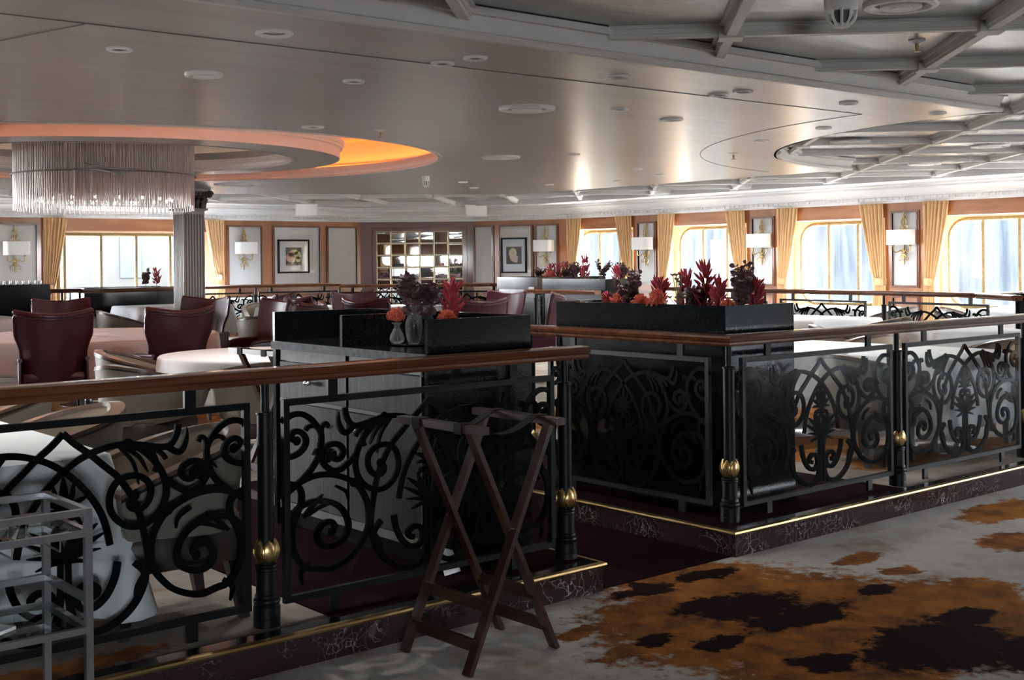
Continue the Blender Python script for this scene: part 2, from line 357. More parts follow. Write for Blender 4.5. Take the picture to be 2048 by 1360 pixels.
# ------------------------------------------------------------------ beam ceiling and the grey slab below it
ZS, ZB = 2.42, 2.56
OC = (4.65,11.5); RO, RR, RH = 3.15, 2.16, 1.73
def circ(r, n=96, c=OC, a0=0., a1=2*PI, end=False): return [(c[0]+r*math.cos(a0+(a1-a0)*k/(n-(1 if end else 0))), c[1]+r*math.sin(a0+(a1-a0)*k/(n-(1 if end else 0)))) for k in range(n)]
ARC = circ(4.0, 40, (12.2,4.40), PI, PI/2, True)
slab = [(-9,4.42)] + ARC + [(12.15,14.3),(10.5,15.2),(9.2,15.9),(7.9,16.6),(-9,16.9)]
mb = MB(); mb.poly(slab, [circ(RO)], ZS, True)
mb.sweep([(0,0),(0,.135),(.02,.135),(.02,0)], [(x,y,ZS) for x,y in slab], True)
struct('ceiling_slab', mb, M['slab'])
mb = MB(); mb.poly([(-12,-12.5),(16.4,-12.5),(16.4,17.6),(15.4,19.6),(13.4,20.9),(-12,20.9)], [circ(3.30)], ZB, True); struct('ceiling', mb, M['panel'])
# moulding along the front edge and the bite of the slab
prof = [(0,-.005),(.035,-.005),(.05,.012),(.05,.022),(.02,.035),(.025,.06),(.045,.085),(.05,.10),(.085,.10),(.085,.135),(0,.135)]
mb = MB(); mb.sweep([(-o,z) for o,z in prof][::-1], [(-9,4.42,ZS)] + [(8.2,4.42,ZS)]); struct('trim_10', mb, M['cornice'], True)
mb = MB(); mb.sweep([(-o,z) for o,z in prof][::-1], [(x,y,ZS) for x,y in ARC[22:]] ); struct('trim_11', mb, M['cornice'], True)
# thin panel joints on the slab
J = [(-2,5.12),(7.52,5.07)] + circ(4.73, 24, (12.2,4.40), PI-.16, PI-1.32, True) + [(11.6,9.1)]
mb = MB(); mb.tube([(x,y,ZS-.0005) for x,y in J], .0032, 5); mb.tube([(1.95,5.12,ZS-.0005),(1.72,6.0,ZS-.0005)], .0032, 5); struct('trim_12', mb, M['groove'])
# beams on a 45 degree grid
def inpoly(x, y, P):
    r = False; n = len(P)
    for i in range(n):
        (x1,y1),(x2,y2) = P[i],P[(i+1)%n]
        if (y1 > y) != (y2 > y) and x < (x2-x1)*(y-y1)/(y2-y1)+x1: r = not r
    return r
ROOM = [(-4,-5),(15.3,-5),(15.3,17.0),(14.6,18.9),(12.9,19.9),(-4,19.9)]
r2 = math.sqrt(.5); nb = 20
PS = [6.15+1.215*k for k in range(-4,13)]; QS = [.56+1.25*k for k in range(-9,8)]
def okpt(x,y): return inpoly(x,y,ROOM) and not inpoly(x,y,slab)
def beamline(f):
    t = -30.; run = None; out = []
    while t < 30:
        x,y = f(t); k = okpt(x,y)
        if k and run is None: run = t
        if not k and run is not None: out.append((run,t)); run = None
        t += .04
    return [(a,b) for a,b in out if b-a > .25]
for isq, lst in ((True,QS),(False,PS)):
    for c in lst:
        f = (lambda t,c=c: ((t+c)*r2,(t-c)*r2)) if isq else (lambda t,c=c: ((c+t)*r2,(c-t)*r2))
        seg = beamline(f)
        if not seg: continue
        mb = MB()
        for a,b in seg:
            P, Q = f(a), f(b); dz = 0 if isq else .006
            mb.bar((*P,ZB-.008),(*Q,ZB-.008), .105,.016); mb.bar((*P,ZB-.03+dz),(*Q,ZB-.03+dz), .07,.035)
            mb.bar((*P,ZB-.055+dz),(*Q,ZB-.055+dz), .05,.02)
            if isq:
                for p in PS:
                    if a+.1 < p < b-.1:
                        X,Y = f(p); mb.obox((X,Y,ZB-.052), Vector((r2,r2,0))*.06, Vector((r2,-r2,0))*.06, (0,0,.022))
        nb += 1; struct('trim_%d'%nb, mb, M['beam'])

# ------------------------------------------------------------------ round coffer with cove lights
mb = MB(); mb.lathe([(RO+.012,-.001),(RO+.012,-.006),(RO-.028,-.006),(RO-.034,.006),(RO-.012,.022),(RO-.018,.07),(RO-.002,.095),(RO-.002,.115),(RO+.05,.118),(RO+.05,.02),(RO+.012,-.001)], 96, (*OC,ZS), False); struct('trim_13', mb, M['cornice'], True)
mb = MB(); mb.lathe([(RO+.05,.02),(RO+.05,.06),(3.33,.06),(3.33,.40),(.05,.40)], 96, (*OC,ZS), False); struct('ceiling_cove', mb, M['white'], True)
mb = MB(); mb.lathe([(RH,.0),(RR,.0),(RR,.10),(RR+.03,.115),(RR+.035,.14),(RR+.02,.15),(RR+.02,.17),(1.98,.17),(1.98,.40),(1.94,.40),(1.94,.13),(RH+.03,.13),(RH+.03,.20),(RH,.20),(RH,.0)], 96, (*OC,ZS), False); struct('ceiling_ring', mb, M['slab'], True)
mb = MB(); mb.lathe([(RR+.001,.002),(RR+.004,.09),(RR+.03,.10),(RR+.032,.118),(RR+.045,.13),(RR+.05,.165),(RR+.0,.175)], 96, (*OC,ZS), False); struct('trim_14', mb, M['white'], True)
mb = MB(); mb.lathe([(RH,-.003),(RH-.04,-.003),(RH-.05,.01),(RH-.03,.03),(RH-.035,.06),(RH-.012,.09),(RH+.0,.125),(RH,0)], 96, (*OC,ZS), False); struct('trim_15', mb, M['white'], True)
LED = thing('cove_light_strip', 'orange light strip hidden in the round ceiling cove', 'light', (*OC,ZS))
mb = MB(); mb.tube([(3.24*math.cos(2*PI*k/96),3.24*math.sin(2*PI*k/96),.08) for k in range(96)], .014, 6, True); mb.build('tube', M['led'], LED)
LED2 = thing('cove_light_strip', 'orange light strip on the inner ring around the chandelier', 'light', (*OC,ZS))
mb = MB(); mb.tube([(1.86*math.cos(2*PI*k/96),1.86*math.sin(2*PI*k/96),.145) for k in range(96)], .010, 6, True); mb.build('tube', emit('soft_cove_led', (1.,.68,.52), 2.2), LED2)

# chandelier
CH = thing('chandelier', 'round chandelier of hanging pearl glass rods in the ceiling coffer', 'chandelier', (4.62,11.62,0))
mb = MB()
for ring, (r, n, zb) in enumerate(((.83,210,1.925),(.805,190,2.0),(.78,170,2.02),(.74,120,2.05))):
    for k in range(n):
        a = 2*PI*(k+random.random()*.4)/n; z1 = zb + random.uniform(-.004,.012) + (.05 if (k % 2) else 0)
        x, y = r*math.cos(a), r*math.sin(a); mb.tube([(x,y,2.74),(x*1.004,y*1.004,2.3),(x,y,z1)], .0055, 5)
tag(mb.build('rod_curtain', M['rods'], CH), kind='stuff')
mb = MB(); mb.lathe([(.86,2.74),(.86,2.78),(.05,2.80)], 48)
mb.lathe([(.05,2.80),(.05,2.815)], 12); mb.build('ceiling_plate', M['chrome'], CH)
mb = MB(); mb.tube([(.853*math.cos(t),.853*math.sin(t),2.265) for t in [math.radians(k*4.) for k in range(90)]] , .010, 6, True)
mb.tube([(.866*math.cos(math.radians(-130+k*2.4)),.866*math.sin(math.radians(-130+k*2.4)),2.268-.05*(max(0,k-3)/9.)**1.5) for k in range(13)], .008, 6)
mb.tube([(.866*math.cos(math.radians(-95-k*2.4)),.866*math.sin(math.radians(-95-k*2.4)),2.268+.05*(max(0,k-3)/9.)**1.5) for k in range(13)], .008, 6)
mb.build('band', M['steel'], CH)
BM = emit('chandelier_bulb',(1,.95,.9),6.)
for k in range(18):
    mb = MB(); a = 2*PI*k/18; mb.ellipsoid((.62*math.cos(a),.62*math.sin(a),2.03),.013,.013,.015,8,6); mb.build('bulb', BM, CH)

# ------------------------------------------------------------------ walls
def frame(P0, P1):
    a = Vector((P0[0],P0[1],0)); b = Vector((P1[0],P1[1],0)); d = (b-a).normalized(); n = Vector((d.y,-d.x,0))   # interior is to the RIGHT of the direction
    return Matrix(((d.x,n.x,0,a.x),(d.y,n.y,0,a.y),(0,0,1,0),(0,0,0,1))), (b-a).length
W_L = frame((-8,20.6),(13.35,20.6)); W_M = frame((13.35,20.6),(15.2,19.3)); W_A = frame((15.2,19.3),(16,17.4)); W_R = frame((16,17.4),(16,-8))
W_B = frame((3,-14),(-12,-1.4))
nwin = [0]; ntrim = [60]
def wloc(W, s, n=0., z=0.):     # a spot on a wall: local y points into the room, local x runs against s
    T = W[0]; return T @ Vector((s,n,z)), math.atan2(-T[1][0],-T[0][0])
def trim(mb, m, smooth=False): ntrim[0] += 1; return struct('trim_%d'%ntrim[0], mb, m, smooth)
def rrect(s0, s1, z0, z1, r, n=8):
    o = []
    for cx, cz, a in ((s1-r,z0+r,-PI/2),(s1-r,z1-r,0),(s0+r,z1-r,PI/2),(s0+r,z0+r,PI)):
        o += [(cx+r*math.cos(a+PI/2*k/n), cz+r*math.sin(a+PI/2*k/n)) for k in range(n+1)]
    return o
def wallwindow(W, s0, s1, z0, z1, r, mull, zt=2.0, depth=.35, e0=None, e1=None):
    """recessed window: cream reveal between e0..e1, glazed opening s0..s1"""
    T = W[0]; nwin[0] += 1
    win = bpy.data.objects.new('window_%d'%nwin[0], None); COL.objects.link(win); win['kind'] = 'structure'
    hole = rrect(s0,s1,z0,z1,r)
    mb = MB(); mb.poly([(e0,-.05),(e1,-.05),(e1,zt),(e0,zt)], [hole], 0, True)
    mb.v = [(x,-depth,y) for x,y,_ in mb.v]
    n = len(hole); mb.add([(x,-depth,z) for x,z in hole]+[(x,-depth-.12,z) for x,z in hole], [(i,(i+1)%n,(i+1)%n+n,i+n) for i in range(n)])
    for e in (e0,e1-.02): mb.box(e,e+.02,-depth,-.001,0,zt)
    mb.box(e0,e1,-depth,-.062,zt-.004,zt+.03)
    mb.xf(T).build('reveal', M['cream'], win, False)
    mb = MB(); pts = [(x,-depth+.008,z) for x,z in hole]
    mb.tube(pts, .028, 6, True)
    for k in range(0, n, 1):
        a, b = hole[k], hole[(k+1)%n]; L = math.hypot(b[0]-a[0],b[1]-a[1]); m = max(1,int(L/.07))
        for j in range(m): mb.ellipsoid((a[0]+(b[0]-a[0])*j/m,-depth+.035,a[1]+(b[1]-a[1])*j/m),.007,.005,.007,6,4)
    mb.xf(T).build('frame', M['brass2'], win)
    for q in mull:
        mb = MB(); mb.box(q-.022,q+.022,-depth-.03,-depth+.02,z0,z1)
        for j in range(12): mb.ellipsoid((q,-depth+.022,z0+(z1-z0)*(j+.5)/12),.006,.004,.006,6,4)
        mb.xf(T).build('mullion', M['brass2'], win)
    mb = MB(); mb.poly(rrect(s0,s1,z0,z1,r), [], 0, True); mb.v = [(x,-depth-.04,y) for x,y,_ in mb.v]
    mb.xf(T).build('glass', M['pane'], win, False)
    # daylight portal in the opening
    li = bpy.data.lights.new('window_portal','AREA'); li.shape='RECTANGLE'; li.size = s1-s0; li.size_y = z1-z0; li.cycles.is_portal = True
    lo = bpy.data.objects.new('window_portal', li); COL.objects.link(lo)
    d = T.to_3x3() @ Vector((0,1,0)); c = T @ Vector(((s0+s1)/2,-depth-.10,(z0+z1)/2)); lo.location = c
    lo.rotation_euler = d.to_track_quat('-Z','Y').to_euler()
    return win
M['brass2'] = mat('gold_window_frame', (.20,.135,.05), .45, .5, col2=(.28,.20,.09), scale=(20,20,20))
CURT = []
def curtain(W, s0, s1, z1, tie, side, label, n=.06):
    """gathered curtain hanging s0..s1 at the top, drawn towards `side` (0: s0 stays, 1: s1 stays) at height tie"""
    c = thing('curtain', label, 'curtain', *wloc(W,(s0+s1)/2,n), 'gold curtains beside the windows')
    def width(z):
        if z >= tie:
            t = (z-tie)/(z1-tie); return .42+.58*(t**.8)
        t = (tie-z)/tie; return .42+.12*t
    mb = MB(); rows = []; w0 = s1-s0; N = 56
    for k in range(30):
        z = z1 + (.03-z1)*k/29; w = w0*width(z); row = []
        x0 = s0 if side == 0 else s1-w
        for i in range(N+1):
            u = i/N; amp = .028*(.5+.5*width(z)); x = x0+w*u
            row.append(((s0+s1)/2-x, amp*math.sin(u*2*PI*6.5+.6*math.sin(z*2.2))+ .012*math.sin(u*31+z*3), z))
        rows.append(row)
    mb.loft(rows, False, False); o = mb.build('drape', M['curtain'], c, True, 80)
    sm = o.modifiers.new('thickness','SOLIDIFY'); sm.thickness = .006
    mb = MB(); w = w0*.42; x0 = (s0+s1)/2-(s0+w if side == 0 else s1)
    mb.loft([[(x0-.02,-.035,z),(x0+w*.5,.05,z-.0),(x0+w+.02,-.03,z+.02)] for z in (tie-.05,tie-.02,tie+.03,tie+.06)], False, False)
    o = mb.build('tieback', M['curtain'], c, True, 80); o.modifiers.new('thickness','SOLIDIFY').thickness = .02
    return c
def panelframe(mb, s0, s1, z0, z1, w=.035, n0=.0, n1=.03):
    mb.box(s0-w,s1+w,n0,n1,z1,z1+w); mb.box(s0-w,s1+w,n0,n1,z0-w,z0); mb.box(s0-w,s0,n0,n1,z0,z1); mb.box(s1,s1+w,n0,n1,z0,z1)
    h = w*.45; q = n1+.012
    mb.box(s0-h,s1+h,n0,q,z1,z1+h); mb.box(s0-h,s1+h,n0,q,z0-h,z0); mb.box(s0-h,s0,n0,q,z0,z1); mb.box(s1,s1+h,n0,q,z0,z1)
def fabricpanels(W, name, lst, s0, s1, z0=.98, z1=2.08, lower=True):
    T = W[0]
    mb = MB(); mb.box(s0,s1,-.12,0,-.1,2.30); struct(name, mb.xf(T), M['wood'])
    fb, fr = MB(), MB()
    for a, b in lst:
        fb.box(a,b,.0,.008,z0,z1); panelframe(fr,a,b,z0,z1)
        if lower: panelframe(fr,a+.03,b-.03,.25,.78,.03)
    fr.box(s0,s1,0,.04,.86,.93); fr.box(s0,s1,0,.03,.0,.14)
    trim(fb.xf(T), M['fabric']); trim(fr.xf(T), M['woodd'])
def sx(x): return x+8.0     # X on the left wall -> s
# left wall: bays with windows of 4.12 m
LW = W_L
LBL = []
for i,k in enumerate((0,-1,-2)):
    o = k*4.12
    mb = MB(); mb.box(sx(7.11+o),sx(10.40+o),-.12,.0,1.985,2.30); struct('wall_left.%03d'%(i+1), mb.xf(LW[0]), M['woodv'])
    wallwindow(LW, sx(7.42+o), sx(10.05+o), .80, 1.925, .05, [sx(7.52+.63*j+o) for j in range(5)], 1.985, .15, sx(7.11+o), sx(10.40+o))
    mb = MB(); mb.box(sx(7.11+o),sx(10.40+o),-.02,.03,.70,.76); trim(mb.xf(LW[0]), M['wood'])
fabricpanels(LW, 'wall_left', [(sx(10.48),sx(11.14)),(sx(11.42),sx(12.40)),(sx(12.60),sx(13.24))], sx(10.40), sx(13.36))
fabricpanels(LW, 'wall_left.010', [(sx(6.36),sx(7.00))], sx(6.28), sx(7.11))
fabricpanels(LW, 'wall_left.011', [(sx(2.24),sx(2.88))], sx(2.16), sx(2.99))
fabricpanels(LW, 'wall_left.012', [(sx(-1.88),sx(-1.24))], sx(-1.96), sx(-1.13))
fabricpanels(LW, 'wall_left.013', [], 0, sx(-5.25)+.0)
curtain(LW, sx(7.11), sx(7.50), 2.2, 1.02, 0, 'gold curtain on the left side of the wide window showing the quay')
curtain(LW, sx(10.0), sx(10.36), 2.2, 1.15, 1, 'gold curtain behind the fluted column beside the grey wall panels')
fabricpanels(W_A, 'wall_angled', [(W_A[1]-2.03+.0,W_A[1]-1.64),(W_A[1]-1.46,W_A[1]-.77),(W_A[1]-.66,W_A[1]-.22)], 0, W_A[1])
# right wall: bays of 2.61 m, s = 17.4 - Y
def sr(y): return 17.4-y
PIL = [17.90-2.61*k for k in range(0,10)]; PIL[0] = 17.9
pc = [15.29,12.68,10.07,7.46,4.85,2.24,-.37,-2.98]
for i,y in enumerate(pc):
    mb = MB(); mb.box(sr(y)-.34,sr(y)+.34,-.35,0,-.1,2.30); struct('wall_right.%03d'%i, mb.xf(W_R[0]), M['wood'])
    fb, fr = MB(), MB(); fb.box(sr(y)-.20,sr(y)+.20,0,.008,.98,2.05); panelframe(fr,sr(y)-.20,sr(y)+.20,.98,2.05); panelframe(fr,sr(y)-.2,sr(y)+.2,.2,.8)
    trim(fb.xf(W_R[0]), M['fabric']); trim(fr.xf(W_R[0]), M['woodd'])
mb = MB(); mb.box(0,.12,-.12,0,-.1,2.3); struct('wall_right.020', mb.xf(W_R[0]), M['wood'])
bays = [(17.28,15.63)] + [(pc[i]-.34,pc[i+1]+.34) for i in range(len(pc)-1)]
for i,(a,b) in enumerate(bays):
    c = (pc[0]+1.305-2.61*i) if i else 16.57
    e0, e1 = sr(a), sr(b)
    mb = MB(); mb.box(e0,e1,-.06,.0,1.99,2.30); struct('wall_right.%03d'%(i+30), mb.xf(W_R[0]), M['woodv'])
    wallwindow(W_R, sr(c)-.80, sr(c)+.80, .68, 1.935, .27, [sr(c)-.27,sr(c)+.27], 1.99, .35, e0, e1)
where = ['behind the far granite planter', 'third from the right end of the wall', 'second from the right end of the wall', 'at the right end of the wall']
for i,y in enumerate(pc[:4]):
    if i < 3:
        nm = ['farthest', 'middle', 'nearest'][i]
    curtain(W_R, sr(y)-.74, sr(y)-.33, 2.2, 1.03, 1, ['gold curtain between the farthest arched window and the first wall lamp on the window wall','gold curtain left of the second wall lamp on the window wall','gold curtain left of the wall lamp at the right','gold curtain out past the last arched window'][i], .05)
    curtain(W_R, sr(y)+.33, sr(y)+.74, 2.2, 1.03, 0, ['gold curtain right of the first wall lamp on the window wall','gold curtain right of the second wall lamp on the window wall','gold curtain at the far right beside the last window','gold curtain past the last window'][i], .05) if i < 3 else None
curtain(W_R, .06, .46, 2.2, 1.03, 0, 'gold curtain at the end of the window wall beside the angled panelling', .05)
# mirror wall
mb = MB(); mb.box(0,W_M[1],-.12,0,-.1,2.3); struct('wall_mirror', mb.xf(W_M[0]), M['mauve'])
MR = thing('paned_mirror', 'large wall mirror divided into small square panes in a wooden frame', 'mirror', *wloc(W_M,1.18))
mb = MB(); S0,S1,Z0,Z1 = -.86,.86,.10,2.01; nx,nz = 6,8
for i in range(nx):
    for j in range(nz):
        a,b = S0+(S1-S0)*i/nx, S0+(S1-S0)*(i+1)/nx; c,d = Z0+(Z1-Z0)*j/nz, Z0+(Z1-Z0)*(j+1)/nz; q = .022
        tl = random.uniform(-.0012,.0012); tz = random.uniform(-.0012,.0012)
        mb.add([(a,.012,c),(b,.012,c),(b,.012,d),(a,.012,d),(a+q,.022+tl,c+q),(b-q,.022-tl,c+q),(b-q,.022-tl+tz,d-q),(a+q,.022+tl+tz,d-q)],[(4,5,6,7)[::-1],(0,1,5,4)[::-1],(1,2,6,5)[::-1],(2,3,7,6)[::-1],(3,0,4,7)[::-1]])
mb.build('mirror_pane', M['mirror'], MR, False)
mb = MB()
for i in range(nx+1): mb.box(S0+(S1-S0)*i/nx-.009,S0+(S1-S0)*i/nx+.009,.0,.026,Z0,Z1)
for j in range(nz+1): mb.box(S0,S1,0,.026,Z0+(Z1-Z0)*j/nz-.009,Z0+(Z1-Z0)*j/nz+.009)
mb.build('lattice', mat('bronze_lattice',(.35,.29,.2),.3,.8), MR, False)
mb = MB(); panelframe(mb,S0,S1,Z0,Z1,.07,.0,.05); mb.build('frame', M['woodd'], MR, False)
mb = MB(); panelframe(mb,S0-.09,S1+.09,Z0-.05,Z1+.09,.05,.0,.025); trim(mb.xf(Matrix.Translation(MR.location) @ Matrix.Rotation(MR.rotation_euler.z,4,'Z')), M['mauve'])
# back wall behind the photographer, with a few windows
TB = W_B[0]; LB = W_B[1]
for i,(a,b) in enumerate(((0,6.9),(13.72,LB))):
    mb = MB(); mb.box(a,b,-.3,0,-.2,2.6); struct('wall_back.%03d'%(i+20), mb.xf(TB), M['woodn'])
for i in range(4):
    s = 6.9+i*1.7-.15
    mb = MB(); mb.box(s+.15,s+.5,-.3,0,-.2,2.6); struct('wall_back.%03d'%i, mb.xf(TB), M['wood'])
    mb = MB(); mb.box(s+.5,s+1.85,-.06,0,2.0,2.6); struct('wall_back.%03d'%(i+10), mb.xf(TB), M['wood'])
    wallwindow(W_B, s+.6,s+1.75,.9,1.95,.25,[s+1.17],2.0,.3,s+.5,s+1.85)
mb = MB(); mb.box(-8.2,-8,-12,20.7,-.4,2.6); struct('wall_side', mb, M['woodn'])
mb = MB(); mb.box(2,16.3,-14,-8,-.4,2.6); struct('wall_front', mb, M['woodn'])
# cornice with dentils
path = [(-8,20.6,0),(13.35,20.6,0),(15.2,19.3,0),(16,17.4,0),(16,-8,0)]
cp = [(0,2.20),(-.03,2.20),(-.035,2.225),(-.05,2.235),(-.05,2.285),(-.075,2.295),(-.08,2.32),(-.12,2.36),(-.17,2.385),(-.19,2.40),(-.19,2.43),(-.23,2.44),(-.24,2.47),(-.75,2.47),(-.75,2.56),(0,2.56)]
mb = MB(); mb.sweep(cp, path); struct('trim_cornice', mb, M['cornice'], True, 30)
mb = MB()
for (x0,y0,_),(x1,y1,_) in zip(path,path[1:]):
    L = math.hypot(x1-x0,y1-y0); d = Vector(((x1-x0)/L,(y1-y0)/L,0)); n = Vector((d.y,-d.x,0)); k = int(L/.10)
    for i in range(k):
        p = Vector((x0,y0,0))+d*(.05+i*.10)+n*.055
        if p.x < -1 or p.y < 3: continue
        mb.obox((p.x,p.y,2.262), d*.022, n*.012, (0,0,.016))
struct('trim_dentils', mb, M['cornice'])
# ------------------------------------------------------------------ wall things
def make_sconce():
    c = thing('wall_sconce', 'x', 'wall lamp', (0,0,0))
    mb = MB()
    mb.tube([(0,.03,1.35),(0,.035,1.95)], .012, 8)
    for z, r, h in ((2.03,.012,.035),(1.99,.024,.03),(1.955,.015,.02),(1.87,.018,.03),(1.50,.022,.035),(1.44,.035,.03),(1.40,.024,.03),(1.33,.013,.05)): mb.ellipsoid((0,.04,z), r, r, h, 10, 6)
    for sg in (-1,1):
        mb.tube(smooth_path([(0,.04,1.85),(sg*.035,.04,1.88),(sg*.04,.04,1.93),(sg*.015,.04,1.965)]), .008, 6)
        mb.tube(smooth_path([(sg*.01,.04,1.82),(sg*.05,.04,1.81),(sg*.06,.04,1.84),(sg*.04,.04,1.86)]), .007, 6)
        mb.tube(smooth_path([(0,.05,1.43),(sg*.05,.06,1.41),(sg*.085,.06,1.38),(sg*.07,.06,1.345),(sg*.045,.06,1.36)]), .007, 6)
    mb.build('backplate', M['gold'], c)
    for sg in (-1,1):
        mb = MB(); mb.tube(smooth_path([(0,.05,1.46),(sg*.04,.07,1.50),(sg*.09,.09,1.47),(sg*.135,.10,1.49),(sg*.14,.10,1.56),(sg*.14,.10,1.62)]), [.012]*4+[.008]*17, 8)
        mb.ellipsoid((sg*.14,.10,1.565), .022, .022, .012); mb.build('arm', M['gold'], c)
    mb = MB(); n = 40
    def rg(w, d, z):
        o = []
        for k in range(n):
            a = 2*PI*k/n; cx, sn = math.cos(a), math.sin(a); o.append((w*abs(cx)**.35*(1 if cx >= 0 else -1), .13+d*abs(sn)**.6*(1 if sn >= 0 else -1), z))
        return o
    mb.loft([rg(.205,.105,1.58),rg(.205,.105,1.80),rg(.198,.098,1.80),rg(.198,.098,1.58),rg(.205,.105,1.58)], True, False); mb.build('lamp_shade', M['shade'], c)
    for sg in (-1,1):
        mb = MB(); mb.tube([(sg*.08,.06,1.37),(sg*.08,.06,1.31)], .002, 4); mb.ellipsoid((sg*.08,.06,1.30),.008,.008,.016,6,4); mb.build('crystal_drop', M['vase'], c)
    return c
sc0 = make_sconce()
SC = [(W_L,sx(6.65),'shaded gilt wall lamp on the grey panel left of the quay window'),(W_L,sx(10.78),'shaded gilt wall lamp between the fluted column and the flower picture'),
      (W_A,W_A[1]-.45,'shaded gilt wall lamp right of the single pink flower picture'),(W_R,sr(15.29),'shaded gilt wall lamp on the farthest pilaster between arched windows'),
      (W_R,sr(12.68),'shaded gilt wall lamp on the middle pilaster of the window wall'),(W_R,sr(10.07),'shaded gilt wall lamp on the nearest pilaster of the window wall')]
for i,(W,s,l) in enumerate(SC):
    p, r = wloc(W,s,.0)
    if i == 0: sc0.location = p; sc0.rotation_euler = (0,0,r); tag(sc0,l,group='gilt wall lamps')
    else: dup(sc0,p,r,l,'gilt wall lamps')
def picture(W, s, w, h, z, label, cols, fm):
    c = thing('framed_picture', label, 'picture', *wloc(W,s,.01)); t = .032
    mb = MB(); mb.box(-w/2,w/2,0,.03,z+h/2-t,z+h/2); mb.box(-w/2,w/2,0,.03,z-h/2,z-h/2+t); mb.box(-w/2,-w/2+t,0,.03,z-h/2,z+h/2); mb.box(w/2-t,w/2,0,.03,z-h/2,z+h/2); mb.build('frame', fm, c, False)
    mb = MB(); mb.box(-w/2+t,w/2-t,0,.012,z-h/2+t,z+h/2-t); mb.build('mat_board', M['paper'], c, False)
    mb = MB(); q = .17; mb.box(-q,q,.012,.014,z-q,z+q); mb.build('print_ground', mat('print_ground',(.10,.095,.08),.5), c, False)
    mb = MB()
    for k,(dx,dz,r) in enumerate(cols[1]): 
        n = 18; mb.add([(dx+r*(1+.12*math.sin(5*a+k))*math.cos(a),.0155,z+dz+r*.9*(1+.1*math.cos(3*a))*math.sin(a)) for a in [2*PI*j/n for j in range(n)]], [tuple(range(n))[::-1]])
    mb.build('flower', mat('print_flower', cols[0], .6, col2=cols[2], scale=(18,18,18)), c, False)
    mb = MB()
    for k,(dx,dz,r) in enumerate(cols[3]):
        n = 18; mb.add([(dx+r*(1+.1*math.sin(6*a+k))*math.cos(a),.017,z+dz+r*math.sin(a)) for a in [2*PI*j/n for j in range(n)]], [tuple(range(n))[::-1]])
    mb.build('flower', mat('print_flower_light', cols[4], .6, col2=cols[5], scale=(18,18,18)), c, False)
    mb = MB(); mb.box(-w/2+t,w/2-t,.024,.0245,z-h/2+t,z+h/2-t); mb.build('glass', M['vase'], c, False)
picture(W_L, sx(11.83), .68, .64, 1.53, 'black framed print of two blossoms, pink and green, on the left wall', ((.72,.40,.36),[(.06,-.02,.11),(.03,.05,.08)],(.85,.6,.5),[(-.08,.02,.08),(-.1,-.05,.06),(-.04,.08,.05)],(.62,.62,.30),(.75,.7,.4)), M['black'])
picture(W_A, W_A[1]-1.15, .56, .70, 1.51, 'narrow framed print of one pale pink flower beside the mirror', ((.80,.45,.48),[(0,-.05,.09),(-.03,-.09,.06)],(.88,.68,.66),[(.02,.06,.085),(.05,.03,.06)],(.85,.72,.48),(.9,.8,.6)), M['black'])
for W,s,z,l in ((W_L,sx(12.24),1.24,'small white caption card by the two blossom print'),(W_A,W_A[1]-.82,1.2,'small white caption card by the single flower print')):
    p,r = wloc(W,s,.009); o = thing('caption_card', l, 'card', p, r); mb = MB(); mb.box(-.05,.05,0,.004,z-.03,z+.03); mb.build('card', M['paper'], o, False)
# speakers on the cornice
def speaker(x,y,rz,l):
    c = thing('loudspeaker', l, 'speaker', (x,y,0), rz, 'wedge loudspeakers')
    mb = MB(); mb.loft([[(-.21,0,2.50),(.21,0,2.50),(.21,.24,2.50),(-.21,.24,2.50)],[(-.21,.02,2.30),(.21,.02,2.30),(.21,.09,2.27),(-.21,.09,2.27)]]); mb.build('housing', M['cornice'], c, False)
    mb = MB(); mb.add([(-.19,.235,2.485),(.19,.235,2.485),(.19,.105,2.29),(-.19,.105,2.29)],[(0,1,2,3)]); mb.v=[(x,y+.006,z) for x,y,z in mb.v]; mb.build('grille', M['shade'], c, False)
speaker(11.75,19.95,PI-.5,'white wedge loudspeaker at the cornice above the two blossom picture')
speaker(14.85,18.75,PI-.75,'white wedge loudspeaker at the cornice right of the mirror')

